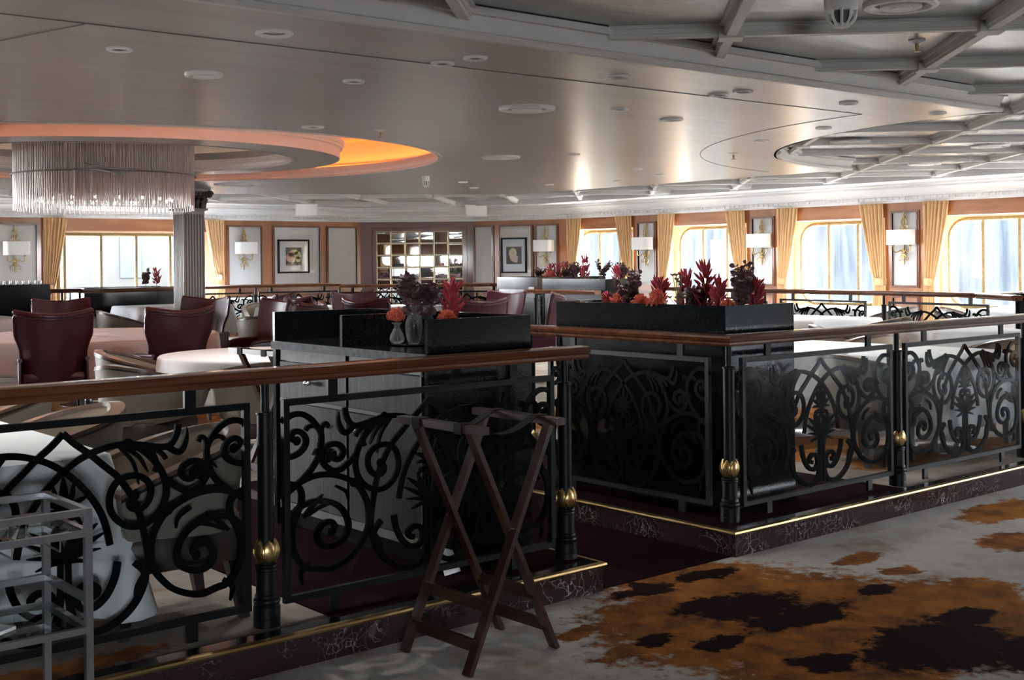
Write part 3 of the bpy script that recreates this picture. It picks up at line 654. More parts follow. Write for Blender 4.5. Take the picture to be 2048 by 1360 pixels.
# ------------------------------------------------------------------ ceiling fixtures
def disc(name, label, cat, x, y, r, kind, z=ZS, group=None):
    c = thing(name, label, cat, (x,y,z), 0, group)
    mb = MB()
    if kind == 'light':
        mb.lathe([(r,0),(r,-.008),(r*.9,-.014),(r*.66,-.010),(r*.62,-.004),(r*.62,0)], 28, cap=False); mb.build('trim_ring', M['fixw'], c)
        mb = MB(); mb.lathe([(r*.62,-.003),(r*.4,-.007),(r*.02,-.009)], 24, cap=False); mb.build('lens', M['fixd'], c)
    elif kind == 'vent':
        mb.lathe([(r,.0),(r,-.012),(r*.96,-.020),(r*.80,-.022),(r*.72,-.012),(r*.70,0)], 40, cap=False); mb.build('outer_ring', M['fixw'], c)
        mb = MB(); mb.lathe([(r*.55,0),(r*.55,-.022),(r*.45,-.028),(r*.30,-.025),(r*.28,-.028),(r*.02,-.028)], 36, cap=False); mb.build('inner_disc', M['fixw'], c)
        mb = MB(); mb.lathe([(r*.72,-.004),(r*.55,-.004)], 36, cap=False); mb.build('air_gap', M['fixd'], c)
    elif kind == 'spr':
        mb.lathe([(.045,0),(.045,-.006),(.02,-.012),(.012,-.02)], 16); mb.build('plate', M['fixw'], c)
        mb = MB(); mb.lathe([(.010,-.015),(.010,-.04),(.006,-.055),(.022,-.06),(.022,-.063)], 12); mb.build('head', M['brass'], c)
    elif kind == 'smoke':
        mb.lathe([(r,0),(r,-.05),(r*.92,-.065)], 28); mb.build('base', M['fixw'], c)
        mb = MB()
        for k in range(10):
            a = 2*PI*k/10; mb.tube(smooth_path([(r*.9*math.cos(a),r*.9*math.sin(a),-.06),(r*.8*math.cos(a),r*.8*math.sin(a),-.10),(r*.4*math.cos(a),r*.4*math.sin(a),-.13)]), .007, 6)
        mb.lathe([(r*.5,-.12),(r*.45,-.135),(r*.1,-.14)], 20); mb.build('cage', M['fixw'], c)
        mb = MB(); mb.lathe([(r*.6,-.06),(r*.55,-.115)], 20); mb.build('sensor', M['fixd'], c)
LG = 'recessed ceiling downlights'
DL = [(2.68,4.81,'recessed downlight nearest the slab edge at upper left'),(3.74,5.82,'recessed downlight alone between the two ceiling seams'),(3.77,5.03,'smaller of the twin downlights by the seam'),(3.80,4.80,'second of the twin downlights, close to the slab moulding'),
  (4.83,4.82,'downlight below the front ceiling moulding at mid slab'),(5.87,5.85,'bright downlight inside the ceiling seam at mid slab'),(5.86,4.98,'bright downlight on the ceiling seam right of centre'),(5.86,4.79,'swivel downlight beside the bright one on the seam'),
  (6.88,4.74,'downlight between seam and moulding toward the right corner'),(7.89,4.70,'last downlight before the slab corner'),(8.04,5.77,'downlight beside the slab corner curve'),(8.47,6.72,'downlight along the curved slab edge'),
  (8.01,8.61,'downlight right of the round coffer'),(10.82,10.11,'downlight near the far end of the slab'),(6.62,6.07,'larger downlight halfway to the sprinkler'),(4.75,7.96,'downlight in front of the round coffer'),(10.48,13.29,'distant downlight toward the mirror'),(11.2,11.2,'distant downlight before the beamed ceiling'),(9.9,9.6,'small downlight left of the curved bite'),(9.6,12.4,'distant downlight beyond the coffer'),(10.9,12.2,'small distant downlight over the window tables'),(2.3,5.6,'downlight by the short ceiling seam')]
DL += [(.75,5.75,'added fill downlight above the long white table beyond the left edge'),(1.3,6.5,'added fill downlight at the far left of the slab, above the long table'),(2.2,8.6,'added fill downlight in front of the chandelier at the left')]  # extra fixtures, added to brighten the left dining area
def lamp(x, y, z, p, ang=128):  # fill spot added just below a ceiling fixture
    li = bpy.data.lights.new('downlight_fill','SPOT'); li.energy = p; li.spot_size = math.radians(ang); li.spot_blend = .9; li.shadow_soft_size = .05; li.color = (1,.965,.92)
    o = bpy.data.objects.new('downlight_fill', li); COL.objects.link(o); o.location = (x,y,z-.02)
for x,y,_ in DL: lamp(x,y,ZS,FILL_POWER*(.10 if y < 5.2 else .6 if y < 6.3 else 1.1))  # added fill under the slab fixtures, weaker near the front edge
for x,y,l in ((12.9,9.6,'small added fill downlight between the beams before the window railing'),(12.9,6.6,'small added fill downlight between the beams above the angled table'),(14.4,11.6,'small added fill downlight above the second window table'),(14.4,8.7,'small added fill downlight above the nearest window table'),(9.6,17.4,'small added fill downlight before the panelled left wall'),(12.2,17.2,'small added fill downlight before the mirror')): disc('downlight', l, 'ceiling light', x, y, .055, 'light', ZB, LG); lamp(x,y,ZB,FILL_POWER*2.2,150)  # extra fixtures with strong fill spots, added to brighten the far end
for i,(x,y,l) in enumerate(DL): disc('downlight', l, 'ceiling light', x, y, .085 if i in (0,14,15) else .062, 'light', ZS, LG)
VT = [(2.95,6.06,.10,ZS,'round air vent above the left dining area'),(5.32,6.17,.19,ZS,'wide round air vent in the middle of the slab'),(7.6,9.21,.19,ZS,'wide round air vent right of the coffer'),(4.97,3.14,.17,ZB,'round air vent between the ceiling beams at the top'),(10.31,7.12,.24,ZB-.02,'large round air vent inside the curved ceiling bite'),(7.39,14.24,.3,ZS,'round air vent near the column capital'),(12.07,6.59,.2,ZB,'round air vent among the far beams'),(13.7,8.34,.2,ZB,'round vent over the window tables')]
for x,y,r,z,l in VT: disc('air_vent', l, 'vent', x, y, r, 'vent', z, 'round ceiling vents')
for x,y,z,l in ((5.28,7.85,ZS,'ceiling sprinkler in front of the orange cove'),(9.24,7.67,ZS,'ceiling sprinkler inside the curved seam'),(5.88,3.62,ZB,'ceiling sprinkler on the silver panel between beams')): disc('sprinkler', l, 'sprinkler', x, y, .05, 'spr', z)
disc('smoke_detector', 'caged white smoke detector on the silver ceiling panel', 'smoke detector', 4.64, 3.23, .075, 'smoke', ZB)
disc('smoke_detector', 'small white detector on the slab right of the coffer', 'smoke detector', 8.58, 11.8, .045, 'smoke', ZS)

# ------------------------------------------------------------------ fluted column
CO = thing('column', 'grey square fluted column with a carved scroll capital', 'column', (7.34,15.57,0)); CO['kind'] = 'structure'
w = .155; mb = MB(); ring = []
def side(p, q):
    o = []; n = 7
    for k in range(n):
        for t, dpt in ((.12,0),(.2,.012),(.35,.02),(.65,.02),(.8,.012),(.88,0)):
            u = (k+t)/n*.92+.04; o.append((p[0]+(q[0]-p[0])*u, p[1]+(q[1]-p[1])*u, dpt))
    return o
cs = [(-w,-w),(w,-w),(w,w),(-w,w)]
for i in range(4):
    a, b = cs[i], cs[(i+1)%4]; d = Vector((b[0]-a[0],b[1]-a[1])).normalized(); nn = Vector((d.y,-d.x))
    ring.append(a)
    ring += [(x-nn.x*dp,y-nn.y*dp) for x,y,dp in side(a,b)]
flat = []
for i in range(4):
    a, b = cs[i], cs[(i+1)%4]; flat.append(a); flat += [(x,y) for x,y,dp in side(a,b)]
mb.loft([[(x,y,.25) for x,y in flat],[(x,y,.28) for x,y in flat],[(x,y,.30) for x,y in ring],[(x,y,2.06) for x,y in ring],[(x,y,2.075) for x,y in flat],[(x,y,2.12) for x,y in flat]]); mb.build('shaft', M['column'], CO, True, 25)
mb = MB(); mb.box(-.22,.22,-.22,.22,0,.16); mb.box(-.19,.19,-.19,.19,.16,.25); mb.build('base', M['column'], CO, False)
mb = MB(); mb.box(-w-.015,w+.015,-w-.015,w+.015,2.12,2.13); mb.box(-w-.035,w+.035,-w-.035,w+.035,2.13,2.155); mb.build('necking', M['capital'], CO, False)
mb = MB(); mb.loft([[(sx_*r,sy_*r,z) for sx_,sy_ in ((-1,-1),(1,-1),(1,1),(-1,1))] for z,r in ((2.15,w),(2.22,w+.0),(2.30,w+.03),(2.315,w+.05),(2.33,w+.03),(2.38,w+.04),(2.385,w+.065),(2.42,w+.065))])
for i in range(4):
    a, b = Vector((*cs[i],0)), Vector((*cs[(i+1)%4],0)); d = (b-a).normalized(); nn = Vector((d.y,-d.x,0))
    for k in range(5): p = a+(b-a)*(.1+.2*k)+nn*.04; mb.ellipsoid((p.x,p.y,2.352),.022,.022,.022,8,6)
    for k in range(4):
        p = a+(b-a)*(.14+.24*k)+nn*.012
        mb.tube([p+Vector((0,0,2.16)), p+Vector((0,0,2.24))+nn*.015, p+Vector((0,0,2.285))+nn*.045, p+Vector((0,0,2.27))+nn*.06], [.03,.026,.02,.008], 6)
        mb.tube([p+Vector((0,0,2.19))+nn*.012, p+d*.025+Vector((0,0,2.25))+nn*.03, p+d*.04+Vector((0,0,2.24))+nn*.05], [.014,.012,.006], 5)
        mb.tube([p+Vector((0,0,2.19))+nn*.012, p-d*.025+Vector((0,0,2.25))+nn*.03, p-d*.04+Vector((0,0,2.24))+nn*.05], [.014,.012,.006], 5)
    q = Vector((cs[i][0]*1.30,cs[i][1]*1.30,2.345)); dg = Vector((cs[i][0],cs[i][1],0)).normalized(); pp = Vector((-dg.y,dg.x,0))
    sp = [q+dg*(.052*(1-t*.85)*math.cos(t*4.5*PI))+Vector((0,0,.052*(1-t*.85)*math.sin(t*4.5*PI))) for t in [j/40 for j in range(41)]]
    for sg in (-1,1): mb.tube([p+pp*sg*.02 for p in sp], .012, 6)
    mb.tube([q-pp*.025,q+pp*.025], .04, 14)
mb.build('capital', M['capital'], CO)

# ------------------------------------------------------------------ railings
ZR = .995
hp = [(-.055,-.048),(-.05,-.058),(-.02,-.06),(.02,-.06),(.05,-.058),(.055,-.048),(.052,-.038),(.062,-.030),(.068,-.014),(.062,-.004),(.045,.0),(-.045,.0),(-.062,-.004),(-.068,-.014),(-.062,-.030),(-.052,-.038)]
hp = [(o, z*1.0+ZR) for o,z in hp]
def handrail(path, label, zz=0.):
    mb = MB(); mb.sweep([(o,z+zz) for o,z in hp], path); return tag(mb.build('handrail', M['rail'], None, True, 30), label, 'handrail')
def make_post():
    c = thing('railing_post', 'x', 'post')
    mb = MB(); mb.lathe([(.052,0),(.052,.035),(.050,.037),(.050,.04),(.052,.042),(.052,.085),(.048,.092),(.051,.10),(.053,.107),(.051,.114),(.045,.12),(.047,.127),(.045,.134),(.041,.14),(.041,.235),(.044,.24),(.042,.247),(.045,.254),(.042,.262),(.032,.266)], 28); mb.v = [(a,b,c*.91) for a,b,c in mb.v]; mb.build('base', M['black'], c, True, 30)
    mb = MB(); mb.lathe([(.031,.238),(.031,.815),(.035,.818),(.035,.826),(.031,.829),(.017,.829)], 24); mb.build('shaft', M['black'], c, True, 30)
    mb = MB(); mb.lathe([(.0165,.825),(.0165,.94)], 16); mb.build('upper_rod', M['black'], c)
    mb = MB()
    for k in range(6):
        a = 2*PI*k/6+.3; d = Vector((math.cos(a),math.sin(a),0)); t = Vector((-d.y,d.x,0)); rows = []
        for j in range(9):
            v = j/8; z = .243+.095*v; wd = .031*math.sin(PI*min(1,v*.93+.07))**.8; bul = .032+.017*math.sin(PI*v)**.9
            rows.append([d*bul*(1-.1*abs(u))+t*wd*u+d*(.004 if abs(u) < .1 else 0)+Vector((0,0,z)) for u in (-1,-.5,0,.5,1)])
        mb.loft(rows, False, False)
    o = mb.build('leaf_collar', M['gold'], c, True, 60); o.modifiers.new('thickness','SOLIDIFY').thickness = .004
    return c
SCR = [[(0.0,0.818),(-0.042,0.777),(-0.094,0.736),(-0.145,0.689),(-0.196,0.642),(-0.241,0.575),(-0.267,0.517),(-0.284,0.452),(-0.301,0.361),(-0.306,0.282)],[(-0.231,0.76),(-0.169,0.758),(-0.106,0.743),(-0.043,0.716),(0.02,0.67),(0.077,0.61),(0.122,0.542),(0.147,0.478),(0.162,0.408)],[(-0.231,0.76),(-0.281,0.734),(-0.325,0.693),(-0.359,0.643),(-0.375,0.585),(-0.365,0.531),(-0.335,0.489),(-0.286,0.462),(-0.231,0.464),(-0.187,0.494),(-0.163,0.539),(-0.166,0.59),(-0.19,0.628),(-0.231,0.644),(-0.277,0.637),(-0.308,0.61),(-0.315,0.574),(-0.3,0.539),(-0.273,0.521),(-0.242,0.528),(-0.235,0.551),(-0.254,0.569)],[(-0.231,0.76),(-0.293,0.748),(-0.343,0.737),(-0.385,0.736),(-0.409,0.761),(-0.42,0.791),(-0.423,0.812)],[(-0.269,0.753),(-0.33,0.73),(-0.361,0.709),(-0.374,0.69)],[(-0.293,0.738),(-0.325,0.713),(-0.338,0.674),(-0.33,0.647)],[(-0.699,0.787),(-0.668,0.803),(-0.627,0.804),(-0.587,0.784),(-0.558,0.753),(-0.537,0.72),(-0.535,0.684),(-0.542,0.649),(-0.558,0.611),(-0.59,0.571),(-0.638,0.533),(-0.685,0.504),(-0.702,0.493)],[(-0.535,0.72),(-0.531,0.745),(-0.513,0.757),(-0.501,0.74)],[(-0.541,0.73),(-0.564,0.75),(-0.593,0.75),(-0.607,0.737)],[(-0.702,0.64),(-0.665,0.641),(-0.63,0.655),(-0.608,0.679),(-0.606,0.705),(-0.623,0.728),(-0.649,0.738),(-0.669,0.728),(-0.666,0.708),(-0.646,0.699)],[(-0.538,0.681),(-0.539,0.635),(-0.525,0.596),(-0.49,0.567),(-0.449,0.564),(-0.412,0.584),(-0.372,0.614)],[(-0.537,0.616),(-0.527,0.647),(-0.5,0.668),(-0.464,0.669),(-0.438,0.651),(-0.435,0.625),(-0.456,0.607),(-0.48,0.612),(-0.483,0.628),(-0.468,0.632)],[(-0.702,0.499),(-0.644,0.53),(-0.579,0.551),(-0.508,0.551),(-0.443,0.534),(-0.383,0.503),(-0.345,0.464),(-0.318,0.409),(-0.313,0.355),(-0.32,0.303),(-0.352,0.254),(-0.395,0.212),(-0.45,0.185),(-0.51,0.172),(-0.574,0.185)],[(-0.687,0.377),(-0.646,0.431),(-0.587,0.45),(-0.516,0.445),(-0.457,0.417),(-0.422,0.372),(-0.411,0.325),(-0.43,0.287),(-0.472,0.266),(-0.52,0.264),(-0.555,0.29),(-0.556,0.326),(-0.53,0.356),(-0.494,0.359),(-0.477,0.338),(-0.489,0.319)],[(-0.684,0.536),(-0.644,0.52),(-0.627,0.487),(-0.634,0.442),(-0.664,0.381),(-0.673,0.324),(-0.666,0.272),(-0.644,0.225),(-0.609,0.192),(-0.574,0.185)],[(-0.189,0.344),(-0.178,0.29),(-0.148,0.233),(-0.104,0.199),(-0.059,0.201),(-0.04,0.236),(-0.052,0.271),(-0.087,0.281),(-0.115,0.264),(-0.11,0.243),(-0.088,0.237)],[(-0.252,0.33),(-0.29,0.287),(-0.279,0.233),(-0.243,0.176),(-0.181,0.13),(-0.106,0.111),(-0.048,0.136),(-0.025,0.187),(-0.016,0.24),(-0.013,0.267)],[(-0.012,0.416),(-0.015,0.267),(-0.018,0.119)]]
LEAF = [([(0,.55),(0,.61),(0,.668)],.028),([(-.004,.55),(-.028,.60),(-.036,.642)],.018),([(0,.55),(-.045,.578),(-.084,.592)],.020),([(0,.543),(-.045,.552),(-.074,.546)],.015),([(0,.532),(-.035,.524),(-.056,.500)],.013),
 ([(0,.50),(-.024,.522),(-.050,.518),(-.056,.496)],.015),([(0,.488),(-.026,.492),(-.044,.474)],.013),
 ([(0,.385),(-.06,.45),(-.118,.492)],.022),([(0,.38),(-.075,.425),(-.143,.456)],.020),([(0,.39),(-.042,.45),(-.066,.506)],.018),([(0,.39),(-.020,.45),(-.026,.50)],.017),([(0,.378),(-.065,.396),(-.128,.402)],.016),([(0,.372),(-.045,.372),(-.098,.356)],.014),
 ([(-.50,.60),(-.52,.64),(-.555,.655),(-.575,.635)],.016),([(-.515,.60),(-.50,.645),(-.478,.65)],.014),([(-.62,.395),(-.57,.44),(-.53,.475)],.018),([(-.60,.40),(-.545,.425),(-.50,.43)],.015),
 ([(-.37,.74),(-.425,.71),(-.452,.75),(-.455,.80)],.024),([(-.20,.757),(-.29,.735),(-.36,.715)],.022),([(-.21,.752),(-.27,.71),(-.305,.65)],.016),([(-.20,.75),(-.25,.69),(-.27,.61)],.013),
 ([(-.60,.21),(-.635,.175),(-.625,.125)],.020),([(-.47,.50),(-.42,.47),(-.41,.43)],.014),([(-.30,.30),(-.265,.25),(-.25,.21)],.016)]
def ribbon(mb, pts, w, d=.012, taper=False):        # flat bar along pts in the x-z plane
    P = smooth_path([(x,0,z) for x,z in pts], 4); n = len(P); rings = []
    for i,p in enumerate(P):
        t = (P[min(i+1,n-1)]-P[max(i-1,0)]).normalized(); m = Vector((-t.z,0,t.x)); u = i/(n-1)
        h = w/2*((math.sin(PI*min(1,.25+u*.75))**.7 if taper else 1.)); h = max(h,.001)
        y = Vector((0,d/2,0)); rings.append([p+m*h+y, p-m*h+y, p-m*h-y, p+m*h-y])
    mb.loft(rings)
def panel_meshes(wd):
    z0, z1 = .07, .868; h = wd/2; fr = MB(); t = .026
    fr.box(-h,h,-.013,.013,z1-t,z1); fr.box(-h,h,-.013,.013,z0,z0+t); fr.box(-h,-h+t,-.013,.013,z0+t,z1-t); fr.box(h-t,h,-.013,.013,z0+t,z1-t)
    k = wd/1.42; sc = MB()
    for sg in (1,-1):
        for i,l in enumerate(SCR): ribbon(sc, [(sg*x*k,z) for x,z in l], .017 if i in (4,5,7,8,17) else .023, .012 + .0004*i)
        for l,wl in LEAF: ribbon(sc, [(sg*x*k,z) for x,z in l], wl, .015, True)
        for i,l in enumerate(SCR):                  # little bosses
            if i in (2,6,12): x,z = l[0] if i != 12 else l[5]; sc.ellipsoid((sg*x*k,0,z),.02,.012,.02,8,6)
            if i in (2,9,13): x,z = l[-1]; sc.ellipsoid((sg*x*k,0,z),.019,.012,.019,10,6)
    gl = MB(); gl.box(-h+t,h-t,-.006-.014,-.014,z0+t,z1-t)
    br = []
    for x in (-h*.68,h*.66):
        for a,b in ((z1,.945),(.0,z0)):
            q = MB(); q.box(x-.022,x+.022,-.008,.008,a-.002,b+.002); br.append(q)
    return fr, sc, gl, br
PM = {}
def make_panel(wd, loc, rz, label, group='scrollwork railing panels'):
    if wd in PM: return dup(PM[wd], loc, rz, label, group)
    c = thing('scrollwork_screen', label, 'railing panel', loc, rz, group); fr, sc, gl, br = panel_meshes(wd)
    fr.build('frame', M['black'], c, False); sc.build('scrollwork', M['iron'], c, True, 35); gl.build('glass', M['rglass'], c, False)
    for q in br: q.build('bracket', M['black'], c, False)
    PM[wd] = c; return c
P0 = make_post(); PUSED = [False]
def post(x, y, label, zz=0.):
    if not PUSED[0]: PUSED[0] = True; P0.location = (x,y,zz); return tag(P0,label,group='black railing posts with gilt leaves')
    return dup(P0,(x,y,zz),0.,label,'black railing posts with gilt leaves')
handrail([(-5,4.25),(3.99,4.25)], 'long polished wooden handrail along the front of the left dining area')
handrail([(5.06,6.0),(5.06,4.25),(12.5,4.25)], 'polished wooden handrail turning the corner in front of the right station')
for x,l in ((2.31,'black railing post nearest the camera, between the first two scroll panels'),(3.88,'black railing post at the right end of the left handrail'),(5.06,'black railing post at the corner of the right railing'),(6.64,'black railing post between the two scroll panels on the right'),
            (8.21,'black railing post at the right edge of the picture'),(.74,'black railing post out past the silver cart'),(9.78,'black railing post far along the right railing')): post(x,4.25,l)
post(5.06,5.86,'black railing post at the inner end of the passage rail')
for x,l in ((1.53,'scrollwork glass panel behind the silver cart'),(3.095,'scrollwork glass panel behind the wooden tray stand'),(5.87,'scrollwork glass panel in front of the right station'),(7.43,'scrollwork glass panel before the white table at the right'),(9.0,'scrollwork glass panel past the right edge'),(-.04,'scrollwork glass panel past the left edge')):
    make_panel(1.42,(x,4.25,0),0,l)
make_panel(1.30,(5.06,5.03,0),PI/2,'dark scrollwork glass panel on the passage side of the right station')
# far railings: window side, left side and middle
def far_rail(pts, lab, zz=0., first=True, pn=None):
    handrail([(x,y) for x,y in pts], lab[0], zz); k = 0
    for (x0,y0),(x1,y1) in zip(pts,pts[1:]):
        L = math.hypot(x1-x0,y1-y0); n = max(1,round(L/1.57)); a = math.atan2(y1-y0,x1-x0)
        for i in range(n):
            t = i/n; post(x0+(x1-x0)*t,y0+(y1-y0)*t,lab[1][k % len(lab[1])] if k < len(lab[1]) else lab[1][-1],zz)
            t = (i+.5)/n; make_panel(1.42,(x0+(x1-x0)*t,y0+(y1-y0)*t,zz),a,lab[2][k] if k < len(lab[2]) else lab[2][-1]); k += 1
far_rail([(13.45,12.6),(13.15,10.4),(12.95,8.45),(12.7,6.9)], ['long wooden handrail before the arched windows',
   ['far railing post behind the crimson planter','far railing post at the left of the window railing','far railing post under the middle wall lamp','far railing post below the nearest wall lamp','far railing post by the right end of the window railing'],
   ['far scroll panel behind the right planter flowers','far scroll panel under the middle pilaster','far scroll panel under the second arched window','far scroll panel under the nearest arched window','far scroll panel at the right end of the window railing']])
far_rail([(8.3,18.4),(9.8,18.3),(11.3,18.1)], ['wooden handrail before the panelled left wall',['far railing post right of the fluted column','far railing post below the two blossom picture','far railing post left of the mirror'],['far scroll panel right of the fluted column','far scroll panel below the two blossom picture','far scroll panel before the mirror wall']], .06)
far_rail([(11.3,18.1),(12.4,17.2),(13.5,16.1)], ['wooden handrail in front of the wall mirror',['far railing post before the mirror left edge','far railing post at the mirror middle'],['far scroll panel before the mirror','far scroll panel right of the mirror']], .03)
# ------------------------------------------------------------------ service stations (origin: front-left corner of the open face; x = depth, y = length)
def make_station(label, loc, rz=0., L=1.40, D=.61, divider=True, mirrorx=False, front=True, hw=.155, group=None):
    c = thing('service_station', label, 'service station', loc, rz, group); sg = -1 if mirrorx else 1
    def X(a, b): return (min(sg*a,sg*b), max(sg*a,sg*b))
    def B(mb, x0, x1, y0, y1, z0, z1): a, b = X(x0,x1); mb.box(a,b,y0,y1,z0,z1)
    mb = MB(); B(mb,.03,D-.01,.02,L-.02,.09,.945); mb.build('body', M['lacquer'], c, False)
    mb = MB(); B(mb,.06,D-.01,.03,L-.03,0,.09); mb.build('plinth', M['lacquer'], c, False)
    for nm, y in (('end_panel',0.),('end_panel',L-.03)):
        mb = MB(); B(mb,0,D,y,y+.03,.0,.945); mb.build(nm, M['granite'], c, False)
    mb = MB(); B(mb,-.005,D,0,L,.945,.985); mb.build('countertop', M['granite'], c, False)
    mb = MB(); B(mb,-.012,-.004,0,L,.943,.983); mb.build('counter_edge', M['gredge'], c, False)
    z1 = .985+hw
    for nm, q in (('upstand',(0,D,0,.022)),('upstand',(0,D,L-.022,L)),('back_upstand',(D-.022,D,.022,L-.022))) + ((('divider',(0,D-.022,L/2+.01,L/2+.032)),) if divider else ()):
        mb = MB(); B(mb,*q,.985,z1); mb.build(nm, M['granite'], c, False)
    if front:
        for y0, y1 in ((.06,L/2-.03),(L/2-.01,L-.06)):
            mb = MB(); B(mb,.012,.03,y0,y1,.885,.94); mb.build('slide_board', M['palest'], c, False)
            d = bpy.data.objects; mb = MB(); B(mb,.008,.03,y0,y1,.69,.878); dr = mb.build('drawer', M['drawer'], c, False)
            mb = MB(); B(mb,.006,.03,y0,y1,.67,.688); B(mb,.004,.03,y0,y0+.008,.1,.94); mb.build('rail_strip', M['palest'], c, False)
            mb = MB(); B(mb,.008,.03,y0,y1,.145,.665); do = mb.build('door', M['drawer'], c, False)
            mb = MB(); B(mb,.004,.03,y0,y1,.10,.14); mb.build('base_strip', M['palest'], c, False)
            for par, z, yc in ((dr,.785,(y0+y1)/2),(do,.585,y0+.12 if y0 > .3 else y1-.12)):
                for k in (-1,1):
                    mb = MB(); mb.tube([(sg*.008,yc+k*.016,z),(sg*-.012,yc+k*.016,z)], .005, 8); mb.ellipsoid((sg*-.022,yc+k*.016,z),.012,.013,.013,10,8); mb.build('knob', M['chrome'], par)
    return c
make_station('open black granite service station behind the tray stand, holding three glass vases', (3.24,4.455,0), 0, 1.41)
make_station('closed black granite planter station at the corner of the right railing', (5.85,4.42,0), 0, 1.39, .61, False, True)
make_station('far black granite planter station with crimson flowers, left of the arched windows', (14.10,14.45,0), 0, 1.0, 1.46, False, True, False)
make_station('black granite planter station with tall flowers behind the corner planter', (12.35,11.98,0), 0, 1.3, .64, False, True, False)
make_station('black planter station left of the fluted column before the wide window', (7.95,17.3,.06), 0, .6, 1.40, False, True, False, .03)
make_station('black serving station at the far left with a row of little glasses on top', (6.0,17.1,.06), 0, .6, 1.3, False, True, False, .1)
make_station('dark station at the right edge behind the right dining tables', (13.0,5.2,0), 0, 1.3, .61, False, True, False, .02)
handrail([(12.38,14.30),(13.97,14.30)], 'short wooden handrail under the far granite planter')
handrail([(11.45,11.86),(11.45,13.3)], 'short wooden handrail end left of the flower planter station')
handrail([(6.45,17.18),(8.0,17.18)], 'wooden handrail over the black planter left of the column', .07)
handrail([(12.05,6.3),(12.6,7.0),(13.4,7.0)], 'short wooden handrail at the right edge under the last window')
post(12.47,14.3,'railing post under the left end of the far granite planter'); post(13.9,14.3,'railing post under the right end of the far granite planter')
make_panel(1.30,(13.2,14.32,0),0,'scroll panel below the far granite planter')
handrail([(5.86,17.3),(6.45,17.18)], 'short wooden handrail between the far left station and the black planter', .08)
post(6.2,17.2,'far railing post between the two black stations at left',.08); post(6.44,17.18,'far railing post at the left end of the black planter',.08)

# little glasses on the far left station
g0 = None
for k in range(11):
    p = (5.05+.085*k,17.25,1.105)
    if g0 is None:
        g0 = thing('votive_glass','small clear glass in the row on the far left station','glass',p,0,'row of glasses on the far left station')
        mb = MB(); mb.lathe([(.03,0),(.036,.09),(.032,.09),(.027,.006),(.0,.006)],14); mb.build('glass',M['vase'],g0)
        mb = MB(); mb.lathe([(.026,.008),(.028,.05),(.0,.052)],12); mb.build('candle',M['paper'],g0)
    else: dup(g0,p)

# ------------------------------------------------------------------ tables
def cloth_round(R, drop, z, seed):
    rnd = random.Random(seed); ph = [rnd.uniform(0,6.28) for _ in range(4)]; n = 120; rows = []
    rows.append([(0,0,z)]*n)
    for r in (.5,.9,.97,.99): rows.append([(R*r*math.cos(2*PI*k/n),R*r*math.sin(2*PI*k/n),z) for k in range(n)])
    for j in range(9):
        v = j/8; o = []
        for k in range(n):
            a = 2*PI*k/n; wv = .5*math.sin(9*a+ph[0])+.3*math.sin(14*a+ph[1])+.25*math.sin(5*a+ph[2])
            r = R + .006 + v*(.03+.055*wv); o.append((r*math.cos(a),r*math.sin(a),z-.012-(drop+.02*math.sin(6*a+ph[3]))*v))
        rows.append(o)
    mb = MB(); mb.loft(rows, True, False); return mb
def cloth_rect(w, d, drop, z, seed, fl=.075):
    rnd = random.Random(seed); ph = [rnd.uniform(0,6.28) for _ in range(4)]; r = .025; per = []
    for cx,cy,a0 in ((w/2-r,-d/2+r,-PI/2),(w/2-r,d/2-r,0),(-w/2+r,d/2-r,PI/2),(-w/2+r,-d/2+r,PI)):
        for k in range(5): a = a0+PI/2*k/4; per.append((cx+r*math.cos(a),cy+r*math.sin(a),math.cos(a),math.sin(a),1.))
    P = []
    for i in range(len(per)):
        a, b = per[i], per[(i+1)%len(per)]; L = math.hypot(b[0]-a[0],b[1]-a[1]); m = max(1,int(L/.035))
        for j in range(m):
            t = j/m; c = abs(t-.5)*2 if m > 3 else 1.; P.append((a[0]+(b[0]-a[0])*t,a[1]+(b[1]-a[1])*t,a[2]+(b[2]-a[2])*t,a[3]+(b[3]-a[3])*t,c**6))
    n = len(P); rows = [[(x*.0,y*.0,z) for x,y,_,_,_ in P],[(x*.6,y*.6,z) for x,y,_,_,_ in P],[(x*.98,y*.98,z) for x,y,_,_,_ in P]]
    for j in range(9):
        v = j/8; o = []
        for i,(x,y,nx,ny,c) in enumerate(P):
            s = i*.035; wv = .5*math.sin(s*17+ph[0])+.35*math.sin(s*29+ph[1]); off = .004+v*(.012+.022*wv+fl*c)
            o.append((x+nx*off,y+ny*off,z-.01-(drop+.05*c+.012*math.sin(s*7+ph[2]))*v))
        rows.append(o)
    mb = MB(); mb.loft(rows, True, False); return mb
TSEED = [1]
